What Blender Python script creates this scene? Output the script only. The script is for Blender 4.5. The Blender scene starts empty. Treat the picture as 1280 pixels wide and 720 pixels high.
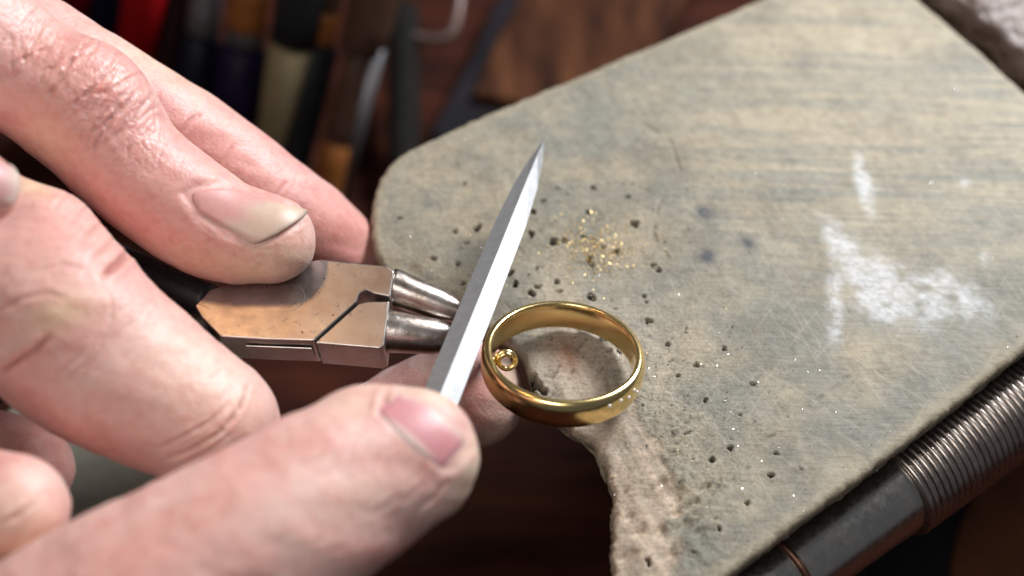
import bpy, bmesh, math
import numpy as np
from mathutils import Vector

# ------------------------------------------------------------------ camera
S = 0.001                                   # everything below is written in millimetres
F_PX = 1667.0                               # focal length in pixels of a 1280 x 720 frame
PITCH = math.radians(50)
DIST = 198.0
sc = bpy.context.scene
CR = np.array([1.0, 0, 0])
CF = np.array([0, math.cos(PITCH), -math.sin(PITCH)])
CU = np.array([0, math.sin(PITCH), math.cos(PITCH)])
CPOS = -CF * DIST
cam_d = bpy.data.cameras.new("camera")
cam_d.sensor_width = 36.0
cam_d.lens = 36.0 * F_PX / 1280.0
cam_d.clip_start = 0.005
cam_d.clip_end = 20.0
cam_d.dof.use_dof = True
cam_d.dof.focus_distance = 0.184
cam_d.dof.aperture_fstop = 9.5
cam = bpy.data.objects.new("camera", cam_d)
cam.location = Vector(CPOS * S)
cam.rotation_euler = (math.radians(90) - PITCH, 0, 0)
sc.collection.objects.link(cam)
sc.camera = cam

# ------------------------------------------------------------------ light
world = bpy.data.worlds.new("World")
sc.world = world
world.use_nodes = True
bg = world.node_tree.nodes["Background"]
bg.inputs[0].default_value = (0.80, 0.83, 0.90, 1)
bg.inputs[1].default_value = 0.10

def area_lamp(name, loc, target, power, size, col, sy=None):
    l = bpy.data.lights.new(name, 'AREA')
    l.energy = power
    l.color = col
    l.shape = 'RECTANGLE'
    l.size = size * S
    l.size_y = (sy or size) * S
    o = bpy.data.objects.new(name, l)
    o.location = Vector(loc) * S
    d = (Vector(target) - Vector(loc))
    o.rotation_euler = d.to_track_quat('-Z', 'Y').to_euler()
    sc.collection.objects.link(o)
    return o

area_lamp("bench_lamp", (215, 225, 250), (0, 0, 0), 2.5, 150, (0.96, 0.98, 1.0), 110)
area_lamp("room_lamp", (-70, -220, 350), (-15, 0, 0), 0.52, 170, (1.0, 0.95, 0.90))
area_lamp("warm_lamp", (-132, 48, 400), (-20, 0, 0), 0.14, 44, (1.0, 0.56, 0.27))

sc.view_settings.view_transform = 'Standard'
sc.view_settings.look = 'None'
sc.view_settings.exposure = 0.14
sc.view_settings.gamma = 1.0
sc.view_settings.use_curve_mapping = False
sc.render.engine = 'CYCLES'
sc.cycles.use_denoising = True
sc.cycles.max_bounces = 8
sc.cycles.caustics_reflective = False
sc.cycles.caustics_refractive = False

# ------------------------------------------------------------------ helpers
rng = np.random.default_rng(7)

def ray(px, py):
    return CF + CR * ((px - 640.0) / F_PX) - CU * ((py - 360.0) / F_PX)

def D(px, py, depth):
    """3D point (mm) seen at a pixel at a given depth."""
    return CPOS + ray(px, py) * depth

def G(px, py, z=0.0):
    """3D point (mm) seen at a pixel on the horizontal plane z."""
    r = ray(px, py)
    return CPOS + r * ((z - CPOS[2]) / r[2])

def PL(px, py, p0, n):
    r = ray(px, py)
    return CPOS + r * (np.dot(np.asarray(p0) - CPOS, n) / np.dot(r, n))

def proj(P):
    q = P - CPOS
    d = q @ CF
    return 640 + F_PX * (q @ CR) / d, 360 - F_PX * (q @ CU) / d, d

def unit(v):
    v = np.asarray(v, float)
    return v / np.linalg.norm(v)

def sstep(a, b, x):
    t = np.clip((x - a) / (b - a), 0, 1)
    return t * t * (3 - 2 * t)

_perm = rng.random((256, 256))
def vnoise(x, y):
    xi = np.floor(x).astype(int); yi = np.floor(y).astype(int)
    fx = x - xi; fy = y - yi
    fx = fx * fx * (3 - 2 * fx); fy = fy * fy * (3 - 2 * fy)
    a = _perm[xi % 256, yi % 256]; b = _perm[(xi + 1) % 256, yi % 256]
    c = _perm[xi % 256, (yi + 1) % 256]; d = _perm[(xi + 1) % 256, (yi + 1) % 256]
    return (a * (1 - fx) + b * fx) * (1 - fy) + (c * (1 - fx) + d * fx) * fy

def fbm(x, y, o=4):
    s = 0; a = 0.5; t = 0
    for i in range(o):
        s = s + a * vnoise(x + 17.3 * i, y + 9.1 * i); t += a; a *= 0.5; x = x * 2.03; y = y * 2.03
    return s / t

def empty(name, loc, label, cat, group=None):
    o = bpy.data.objects.new(name, None)
    o.empty_display_size = 0.01
    o.location = Vector(loc) * S
    sc.collection.objects.link(o)
    o['label'] = label; o['category'] = cat
    if group: o['group'] = group
    return o

def origin_of(o):
    p = Vector((0, 0, 0))
    while o is not None:
        p = p + o.location
        o = o.parent
    return np.array(p) / S

def mk(name, verts, faces, m, parent=None, smooth=True, label=None, cat=None, group=None, kind=None, base=None):
    """One mesh object; verts are world coordinates in millimetres."""
    verts = np.asarray(verts, float)
    if parent is not None:
        org = origin_of(parent); loc = np.zeros(3)
    else:
        org = np.asarray(base, float) if base is not None else np.zeros(3); loc = org
    me = bpy.data.meshes.new(name)
    if isinstance(faces, np.ndarray):
        nf, w = faces.shape
        me.vertices.add(len(verts)); me.vertices.foreach_set('co', ((verts - org) * S).astype(np.float32).ravel())
        me.loops.add(nf * w); me.loops.foreach_set('vertex_index', faces.astype(np.int32).ravel())
        me.polygons.add(nf); me.polygons.foreach_set('loop_start', np.arange(nf, dtype=np.int32) * w)
        me.update(calc_edges=True)
    else:
        me.from_pydata(((verts - org) * S).tolist(), [], [list(map(int, f)) for f in faces])
        me.validate()
    me.update()
    if smooth:
        me.polygons.foreach_set('use_smooth', [True] * len(me.polygons))
    o = bpy.data.objects.new(name, me)
    o.location = Vector(loc) * S
    if m is not None: me.materials.append(m)
    sc.collection.objects.link(o)
    if parent is not None: o.parent = parent
    if label: o['label'] = label
    if cat: o['category'] = cat
    if group: o['group'] = group
    if kind: o['kind'] = kind
    return o

def set_color(me, name, cols):
    a = me.attributes.new(name, 'FLOAT_COLOR', 'POINT')
    c = np.ones((len(me.vertices), 4), np.float32); c[:, :3] = cols
    a.data.foreach_set('color', c.ravel())

def set_float(me, name, vals):
    a = me.attributes.new(name, 'FLOAT', 'POINT')
    a.data.foreach_set('value', np.asarray(vals, np.float32))

def frame_for(d):
    d = unit(d)
    h = np.array([0, 0, 1.0]) if abs(d[2]) < 0.9 else np.array([1.0, 0, 0])
    a = unit(np.cross(h, d)); b = np.cross(d, a)
    return a, b

def loft(pts, radii, seg=24, caps=True, squash=(1, 1), fr=None):
    """Tube through pts with a radius at each point."""
    pts = np.asarray(pts, float); n = len(pts)
    V = []; Fc = []
    tang = np.gradient(pts, axis=0)
    a, b = fr if fr else frame_for(tang[0])
    for i in range(n):
        t = tang[i]; t = t / (np.linalg.norm(t) + 1e-9)
        if np.linalg.norm(tang[i]) > 1e-6:
            a = a - t * np.dot(a, t); a = a / np.linalg.norm(a); b = np.cross(t, a)
        for k in range(seg):
            an = 2 * math.pi * k / seg
            V.append(pts[i] + radii[i] * (a * math.cos(an) * squash[0] + b * math.sin(an) * squash[1]))
    for i in range(n - 1):
        for k in range(seg):
            k2 = (k + 1) % seg
            Fc.append((i * seg + k, i * seg + k2, (i + 1) * seg + k2, (i + 1) * seg + k))
    if caps:
        Fc.append(tuple(range(seg))[::-1]); Fc.append(tuple((n - 1) * seg + k for k in range(seg)))
    return V, Fc

def prof(p0, p1, table, **kw):
    """Lathe along p0->p1; table of (fraction or mm along, radius)."""
    p0 = np.asarray(p0, float); p1 = np.asarray(p1, float)
    fr = frame_for(p1 - p0)
    pts = [p0 + (p1 - p0) * t for t, r in table]
    # duplicate-proof tangents
    V = []; Fc = []; seg = kw.get('seg', 24); sq = kw.get('squash', (1, 1))
    if 'fr' in kw: fr = kw['fr']
    for (t, r), c in zip(table, pts):
        for k in range(seg):
            an = 2 * math.pi * k / seg
            V.append(c + r * (fr[0] * math.cos(an) * sq[0] + fr[1] * math.sin(an) * sq[1]))
    n = len(table)
    for i in range(n - 1):
        for k in range(seg):
            k2 = (k + 1) % seg
            Fc.append((i * seg + k, i * seg + k2, (i + 1) * seg + k2, (i + 1) * seg + k))
    Fc.append(tuple(range(seg))[::-1]); Fc.append(tuple((n - 1) * seg + k for k in range(seg)))
    return V, Fc

def spline(P, n):
    P = np.asarray(P, float)
    Q = np.vstack([2 * P[0] - P[1], P, 2 * P[-1] - P[-2]])
    out = []
    for i in range(1, len(Q) - 2):
        for t in np.linspace(0, 1, n, endpoint=False):
            a, b, c, d = Q[i - 1], Q[i], Q[i + 1], Q[i + 2]
            out.append(0.5 * ((2 * b) + (-a + c) * t + (2 * a - 5 * b + 4 * c - d) * t * t + (-a + 3 * b - 3 * c + d) * t ** 3))
    out.append(P[-1])
    return np.array(out)

def add_bevel(o, w, seg=2, ang=35):
    md = o.modifiers.new('bevel', 'BEVEL'); md.width = w * S; md.segments = seg
    md.limit_method = 'ANGLE'; md.angle_limit = math.radians(ang)
    for p in o.data.polygons: p.use_smooth = False
    return o

# ------------------------------------------------------------------ materials
def new_mat(name):
    m = bpy.data.materials.new(name); m.use_nodes = True
    nt = m.node_tree
    return m, nt, nt.nodes['Principled BSDF']

def nd(nt, t, **kw):
    n = nt.nodes.new(t)
    for k, v in kw.items(): setattr(n, k, v)
    return n

def noise(nt, scale, detail=4, rough=0.55, coord=None, vec=None):
    n = nd(nt, 'ShaderNodeTexNoise')
    n.inputs['Scale'].default_value = scale; n.inputs['Detail'].default_value = detail
    n.inputs['Roughness'].default_value = rough
    if vec is not None: nt.links.new(vec, n.inputs['Vector'])
    return n

def ocoord(nt, scale=(1, 1, 1), rot=(0, 0, 0)):
    tc = nd(nt, 'ShaderNodeTexCoord'); mp = nd(nt, 'ShaderNodeMapping')
    mp.inputs['Scale'].default_value = scale
    src = tc.outputs['Object']
    if any(rot):                                   # turn first, then stretch
        m0 = nd(nt, 'ShaderNodeMapping'); m0.inputs['Rotation'].default_value = rot
        nt.links.new(src, m0.inputs['Vector']); src = m0.outputs['Vector']
    nt.links.new(src, mp.inputs['Vector'])
    return mp.outputs['Vector']

def ramp(nt, fac, stops):
    r = nd(nt, 'ShaderNodeValToRGB'); e = r.color_ramp.elements
    while len(e) < len(stops): e.new(0.5)
    for el, (p, c) in zip(e, stops):
        el.position = p; el.color = (*c, 1) if len(c) == 3 else c
    nt.links.new(fac, r.inputs['Fac'])
    return r.outputs['Color']

def bump(nt, bsdf, h, strength, dist_mm, prev=None):
    b = nd(nt, 'ShaderNodeBump'); b.inputs['Strength'].default_value = strength
    b.inputs['Distance'].default_value = dist_mm * S
    nt.links.new(h, b.inputs['Height'])
    if prev is not None: nt.links.new(prev, b.inputs['Normal'])
    nt.links.new(b.outputs['Normal'], bsdf.inputs['Normal'])
    return b.outputs['Normal']

def simple(name, stops, scale, rough=0.6, metal=0.0, stretch=(1, 1, 1), bstr=0.3, bdist=0.3, rvar=0.15, bscale=None, spec=0.5):
    """Noise-coloured procedural surface; scale in features per metre."""
    m, nt, b = new_mat(name)
    v = ocoord(nt, stretch)
    n = noise(nt, scale, 5, 0.6, vec=v)
    nt.links.new(ramp(nt, n.outputs['Fac'], stops), b.inputs['Base Color'])
    n2 = noise(nt, bscale or scale * 3, 4, 0.6, vec=v)
    mr = nd(nt, 'ShaderNodeMapRange')
    mr.inputs['To Min'].default_value = max(0.03, rough - rvar); mr.inputs['To Max'].default_value = min(1, rough + rvar)
    nt.links.new(n2.outputs['Fac'], mr.inputs['Value']); nt.links.new(mr.outputs['Result'], b.inputs['Roughness'])
    b.inputs['Metallic'].default_value = metal
    b.inputs['Specular IOR Level'].default_value = spec
    if bstr > 0: bump(nt, b, n2.outputs['Fac'], bstr, bdist)
    return m

def skin_material():
    m, nt, b = new_mat('skin')
    at = nd(nt, 'ShaderNodeAttribute', attribute_name='skin')
    v = ocoord(nt)
    n1 = noise(nt, 700, 4, 0.6, vec=v)
    mx = nd(nt, 'ShaderNodeMix', data_type='RGBA', blend_type='MULTIPLY')
    mx.inputs[0].default_value = 0.7
    nt.links.new(at.outputs['Color'], mx.inputs[6])
    nt.links.new(ramp(nt, n1.outputs['Fac'], [(0.3, (0.86, 0.70, 0.68)), (0.55, (1, 0.97, 0.95)), (0.8, (1, 1, 0.97))]), mx.inputs[7])
    nt.links.new(mx.outputs[2], b.inputs['Base Color'])
    b.inputs['Subsurface Weight'].default_value = 0.85
    b.inputs['Subsurface Radius'].default_value = (1.0, 0.35, 0.22)
    b.inputs['Subsurface Scale'].default_value = 1.1 * S
    b.inputs['Specular IOR Level'].default_value = 0.55
    # wrinkle cells, pores
    wr = nd(nt, 'ShaderNodeAttribute', attribute_name='wrinkle')
    vo = nd(nt, 'ShaderNodeTexVoronoi', feature='DISTANCE_TO_EDGE')
    vo.inputs['Scale'].default_value = 800
    warp = noise(nt, 500, 2, vec=v)
    ad = nd(nt, 'ShaderNodeVectorMath', operation='MULTIPLY_ADD')
    ad.inputs[1].default_value = (0.0026,) * 3
    nt.links.new(warp.outputs['Color'], ad.inputs[0]); nt.links.new(v, ad.inputs[2])
    nt.links.new(ad.outputs[0], vo.inputs['Vector'])
    mr = nd(nt, 'ShaderNodeMapRange'); mr.inputs['From Max'].default_value = 0.18
    nt.links.new(vo.outputs['Distance'], mr.inputs['Value'])
    mu = nd(nt, 'ShaderNodeMath', operation='MULTIPLY')
    nt.links.new(mr.outputs['Result'], mu.inputs[0]); nt.links.new(wr.outputs['Fac'], mu.inputs[1])
    n2 = noise(nt, 1900, 3, 0.6, vec=v)
    n3 = noise(nt, 350, 3, 0.6, vec=v)
    p = bump(nt, b, n2.outputs['Fac'], 0.65, 0.18)
    p = bump(nt, b, n3.outputs['Fac'], 0.22, 0.5, p)
    bump(nt, b, mu.outputs[0], 0.42, 0.14, p)
    rr = nd(nt, 'ShaderNodeMapRange'); rr.inputs['To Min'].default_value = 0.26; rr.inputs['To Max'].default_value = 0.48
    nt.links.new(n3.outputs['Fac'], rr.inputs['Value'])
    wm = nd(nt, 'ShaderNodeMapRange'); wm.inputs['From Min'].default_value = 0.1; wm.inputs['From Max'].default_value = 0.8
    wm.inputs['To Min'].default_value = 0.09; wm.inputs['To Max'].default_value = -0.02
    nt.links.new(wr.outputs['Fac'], wm.inputs['Value'])
    sm_ = nd(nt, 'ShaderNodeMath', operation='ADD'); nt.links.new(rr.outputs['Result'], sm_.inputs[0]); nt.links.new(wm.outputs['Result'], sm_.inputs[1])
    nt.links.new(sm_.outputs[0], b.inputs['Roughness'])
    return m

def nail_material():
    m, nt, b = new_mat('nail')
    at = nd(nt, 'ShaderNodeAttribute', attribute_name='skin')
    n1 = noise(nt, 900, 4, 0.6, vec=ocoord(nt))
    mx = nd(nt, 'ShaderNodeMix', data_type='RGBA', blend_type='MULTIPLY'); mx.inputs[0].default_value = 0.3
    nt.links.new(at.outputs['Color'], mx.inputs[6])
    nt.links.new(ramp(nt, n1.outputs['Fac'], [(0.3, (0.8, 0.72, 0.66)), (0.6, (1, 1, 1))]), mx.inputs[7])
    nt.links.new(mx.outputs[2], b.inputs['Base Color'])
    b.inputs['Roughness'].default_value = 0.45
    b.inputs['Subsurface Weight'].default_value = 0.6
    b.inputs['Subsurface Radius'].default_value = (1.0, 0.4, 0.3)
    b.inputs['Subsurface Scale'].default_value = 0.8 * S
    bump(nt, b, n1.outputs['Fac'], 0.15, 0.1)
    return m

def pin_material():
    m, nt, b = new_mat('worn_wood')
    b.inputs['Specular IOR Level'].default_value = 0.22
    at = nd(nt, 'ShaderNodeAttribute', attribute_name='tone')
    v = ocoord(nt)
    n1 = noise(nt, 2200, 5, 0.65, vec=v)
    mx = nd(nt, 'ShaderNodeMix', data_type='RGBA', blend_type='MULTIPLY'); gt = nd(nt, 'ShaderNodeAttribute', attribute_name='grit'); nt.links.new(gt.outputs['Fac'], mx.inputs[0])
    nt.links.new(at.outputs['Color'], mx.inputs[6])
    nt.links.new(ramp(nt, n1.outputs['Fac'], [(0.30, (0.25, 0.26, 0.26)), (0.44, (0.85, 0.86, 0.85)), (0.56, (1.06, 1.06, 1.05)), (0.74, (1.55, 1.52, 1.45))]), mx.inputs[7])
    nt.links.new(mx.outputs[2], b.inputs['Base Color'])
    fib = noise(nt, 2400, 4, 0.6, vec=ocoord(nt, (0.10, 1, 1), (0, 0, 0.04)))
    mx2 = nd(nt, 'ShaderNodeMix', data_type='RGBA', blend_type='MULTIPLY'); mx2.inputs[0].default_value = 0.45
    nt.links.new(mx.outputs[2], mx2.inputs[6])
    nt.links.new(ramp(nt, fib.outputs['Fac'], [(0.30, (0.55, 0.54, 0.52)), (0.5, (1, 1, 1)), (0.72, (1.22, 1.2, 1.12))]), mx2.inputs[7])
    last = mx2.outputs[2]
    hs = None
    for sc_, rot_, amt in ((1500, 0.75, 0.26), (1900, 2.2, 0.2), (1700, 1.25, 0.22)):
        sn = noise(nt, sc_, 2, 0.5, vec=ocoord(nt, (0.045, 1, 1), (0, 0, rot_)))
        sr = nd(nt, 'ShaderNodeMapRange'); sr.inputs['From Min'].default_value = 0.61; sr.inputs['From Max'].default_value = 0.70; sr.inputs['To Max'].default_value = amt
        nt.links.new(sn.outputs['Fac'], sr.inputs['Value'])
        ms = nd(nt, 'ShaderNodeMix', data_type='RGBA'); nt.links.new(sr.outputs['Result'], ms.inputs[0]); nt.links.new(last, ms.inputs[6]); ms.inputs[7].default_value = (0.42, 0.39, 0.31, 1)
        last = ms.outputs[2]
    nt.links.new(last, b.inputs['Base Color'])
    n2 = fib
    n3 = noise(nt, 350, 3, 0.6, vec=v)
    ro = nd(nt, 'ShaderNodeMapRange'); ro.inputs['To Min'].default_value = 0.42; ro.inputs['To Max'].default_value = 0.8
    nt.links.new(n1.outputs['Fac'], ro.inputs['Value']); nt.links.new(ro.outputs['Result'], b.inputs['Roughness'])
    gm = nd(nt, 'ShaderNodeMath', operation='MULTIPLY'); nt.links.new(n1.outputs['Fac'], gm.inputs[0]); nt.links.new(gt.outputs['Fac'], gm.inputs[1])
    p = bump(nt, b, gm.outputs[0], 0.7, 0.30)
    p = bump(nt, b, n2.outputs['Fac'], 0.2, 0.2, p)
    bump(nt, b, n3.outputs['Fac'], 0.35, 0.6, p)
    return m

def gold_material(name, col, r0, r1):
    m, nt, b = new_mat(name)
    v = ocoord(nt)
    n = noise(nt, 260, 3, 0.5, vec=v)
    b.inputs['Metallic'].default_value = 1
    nt.links.new(ramp(nt, n.outputs['Fac'], [(0.3, col), (0.7, tuple(c * 0.9 for c in col))]), b.inputs['Base Color'])
    n2 = noise(nt, 1500, 4, 0.6, vec=v)
    ro = nd(nt, 'ShaderNodeMapRange'); ro.inputs['To Min'].default_value = r0; ro.inputs['To Max'].default_value = r1
    nt.links.new(n2.outputs['Fac'], ro.inputs['Value']); nt.links.new(ro.outputs['Result'], b.inputs['Roughness'])
    p = bump(nt, b, n.outputs['Fac'], 0.12, 0.6)
    bump(nt, b, n2.outputs['Fac'], 0.03, 0.1, p)
    return m

M = {}
M['skin'] = skin_material()
M['nail'] = nail_material()
M['pin'] = pin_material()
M['gold'] = gold_material('polished_gold', (1.0, 0.76, 0.35), 0.16, 0.26)
M['gold_dust'] = gold_material('gold_filing', (1.0, 0.76, 0.36), 0.38, 0.6)
M['silver_dust'] = gold_material('silver_filing', (0.95, 0.95, 0.95), 0.15, 0.3)
M['stone'] = simple('clear_stone', [(0.3, (0.85, 0.88, 0.9)), (0.7, (0.95, 0.95, 0.95))], 4000, 0.12, 0.0, bstr=0)
M['steel_file'] = simple('file_steel', [(0.3, (0.39, 0.40, 0.41)), (0.7, (0.47, 0.48, 0.49))], 900, 0.46, 0.72, (1, 1, 1), 0.12, 0.05, 0.06, 5000)
def pliers_material():
    m, nt, b = new_mat('worn_pliers_steel')
    v = ocoord(nt)
    n = noise(nt, 70, 4, 0.6, vec=v)
    base = ramp(nt, n.outputs['Fac'], [(0.32, (0.34, 0.28, 0.25)), (0.5, (0.50, 0.45, 0.42)), (0.68, (0.62, 0.60, 0.59))])
    pit = noise(nt, 1500, 2, 0.5, vec=v)                       # little rust pits
    pm = nd(nt, 'ShaderNodeMapRange'); pm.inputs['From Min'].default_value = 0.69; pm.inputs['From Max'].default_value = 0.78
    nt.links.new(pit.outputs['Fac'], pm.inputs['Value'])
    last = base
    facs = [pm.outputs['Result']]
    for sc_, rot_ in ((2600, 0.5), (2300, -0.7), (2900, 1.3)):    # scratches
        sn = noise(nt, sc_, 2, 0.5, vec=ocoord(nt, (0.07, 1, 1), (0, 0, rot_)))
        sr = nd(nt, 'ShaderNodeMapRange'); sr.inputs['From Min'].default_value = 0.68; sr.inputs['From Max'].default_value = 0.80; sr.inputs['To Max'].default_value = 0.6
        nt.links.new(sn.outputs['Fac'], sr.inputs['Value']); facs.append(sr.outputs['Result'])
    f = facs[0]
    for g in facs[1:]:
        mm = nd(nt, 'ShaderNodeMath', operation='MAXIMUM'); nt.links.new(f, mm.inputs[0]); nt.links.new(g, mm.inputs[1]); f = mm.outputs[0]
    mx = nd(nt, 'ShaderNodeMix', data_type='RGBA'); nt.links.new(f, mx.inputs[0]); nt.links.new(base, mx.inputs[6]); mx.inputs[7].default_value = (0.10, 0.055, 0.035, 1)
    nt.links.new(mx.outputs[2], b.inputs['Base Color'])
    b.inputs['Metallic'].default_value = 1.0
    g = noise(nt, 600, 4, 0.6, vec=v)
    ro = nd(nt, 'ShaderNodeMapRange'); ro.inputs['To Min'].default_value = 0.24; ro.inputs['To Max'].default_value = 0.42
    nt.links.new(g.outputs['Fac'], ro.inputs['Value']); nt.links.new(ro.outputs['Result'], b.inputs['Roughness'])
    iv = nd(nt, 'ShaderNodeMath', operation='SUBTRACT'); iv.inputs[0].default_value = 1.0; nt.links.new(f, iv.inputs[1])
    p = bump(nt, b, iv.outputs[0], 0.3, 0.06)
    bump(nt, b, g.outputs['Fac'], 0.12, 0.15, p)
    return m
M['pliers'] = pliers_material()
M['jaw'] = simple('bright_jaw_steel', [(0.3, (0.34, 0.27, 0.23)), (0.7, (0.56, 0.52, 0.49))], 350, 0.32, 1.0, bstr=0.3, bdist=0.2, rvar=0.08, bscale=700)
M['black_grip'] = simple('black_grip', [(0.3, (0.010, 0.010, 0.012)), (0.7, (0.022, 0.022, 0.025))], 400, 0.45)
M['chrome'] = simple('handpiece_chrome', [(0.3, (0.54, 0.52, 0.49)), (0.7, (0.66, 0.62, 0.56))], 300, 0.26, 1.0, bstr=0.05, bdist=0.1)
M['spring'] = simple('spring_steel', [(0.3, (0.36, 0.31, 0.28)), (0.7, (0.52, 0.46, 0.42))], 400, 0.30, 1.0, bstr=0.1, bdist=0.1)
M['copper'] = simple('copper', [(0.3, (0.14, 0.07, 0.05)), (0.7, (0.22, 0.13, 0.09))], 400, 0.45, 1.0, bstr=0.1)
M['bench'] = simple('dark_mahogany', [(0.3, (0.016, 0.004, 0.0025)), (0.55, (0.040, 0.010, 0.005)), (0.8, (0.080, 0.022, 0.009))], 30, 0.8, 0, (1, 5, 1), 0.3, 0.4, spec=0.12)
M['block'] = simple('dirty_brown_wood', [(0.30, (0.020, 0.010, 0.007)), (0.47, (0.060, 0.034, 0.024)), (0.58, (0.15, 0.11, 0.095)), (0.70, (0.26, 0.215, 0.19))], 130, 0.5, 0, (1.0, 0.45, 1), 1.0, 1.2, 0.2, 260)
M['brown_leather'] = simple('brown_leather', [(0.3, (0.050, 0.016, 0.007)), (0.7, (0.11, 0.038, 0.015))], 60, 0.75, 0, (1, 1, 1), 0.4, 0.5, spec=0.2)
M['board'] = simple('reddish_board', [(0.32, (0.016, 0.006, 0.004)), (0.5, (0.060, 0.022, 0.010)), (0.7, (0.115, 0.045, 0.020))], 45, 0.8, 0, (3, 0.6, 1), 0.5, 0.8, spec=0.1)
M['black_leather'] = simple('black_leather', [(0.3, (0.006, 0.005, 0.007)), (0.7, (0.014, 0.012, 0.016))], 80, 0.7, spec=0.15)
M['grey_felt'] = simple('grey_felt', [(0.3, (0.20, 0.19, 0.15)), (0.7, (0.27, 0.26, 0.21))], 200, 0.9)

# ------------------------------------------------------------------ the setting: bench below
BZ = -78.0
mk('bench_top', [(-900, -700, BZ), (900, -700, BZ), (900, 1100, BZ), (-900, 1100, BZ)], [(0, 1, 2, 3)], M['bench'], smooth=False, kind='structure')

# ------------------------------------------------------------------ bench pin
outline_px = [(463, 285), (464, 255), (470, 228), (484, 205), (508, 187), (550, 168), (610, 140), (700, 102), (800, 61), (945, 0), (1085, -64),
              (1150, 0), (1290, 118), (1420, 228), (1440, 300), (1360, 376), (1280, 437), (1200, 500), (1100, 578), (1000, 652), (915, 716), (870, 752), (838, 775), (805, 770),
              (777, 748), (766, 715), (765, 680), (764, 645), (768, 612), (760, 588), (750, 565), (742, 548), (722, 534), (695, 520), (668, 494), (664, 470),
              (650, 430), (610, 408), (560, 388), (520, 362), (490, 342), (470, 325)]
out3 = np.array([G(*p)[:2] for p in outline_px])
def chaikin(P, n=2):
    for _ in range(n):
        Q = np.roll(P, -1, axis=0)
        P = np.stack([P * 0.75 + Q * 0.25, P * 0.25 + Q * 0.75], 1).reshape(-1, 2)
    return P
OUT = chaikin(out3, 2)
def poly_dist(P, OUT, closed=True):
    A = OUT; B = np.roll(OUT, -1, axis=0)
    if not closed: A, B = OUT[:-1], OUT[1:]
    best = np.full(len(P), 1e9); near = np.zeros_like(P); inside = np.zeros(len(P), bool)
    for a, b in zip(A, B):
        ab = b - a
        t = np.clip(((P - a) @ ab) / (ab @ ab + 1e-12), 0, 1)
        q = a + t[:, None] * ab
        d = np.hypot(*(P - q).T)
        k = d < best
        best[k] = d[k]; near[k] = q[k]
        if closed:
            c = (a[1] > P[:, 1]) != (b[1] > P[:, 1])
            with np.errstate(divide='ignore', invalid='ignore'):
                xi = (b[0] - a[0]) * (P[:, 1] - a[1]) / (b[1] - a[1]) + a[0]
            inside ^= c & (P[:, 0] < xi)
    return best, near, inside

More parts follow.
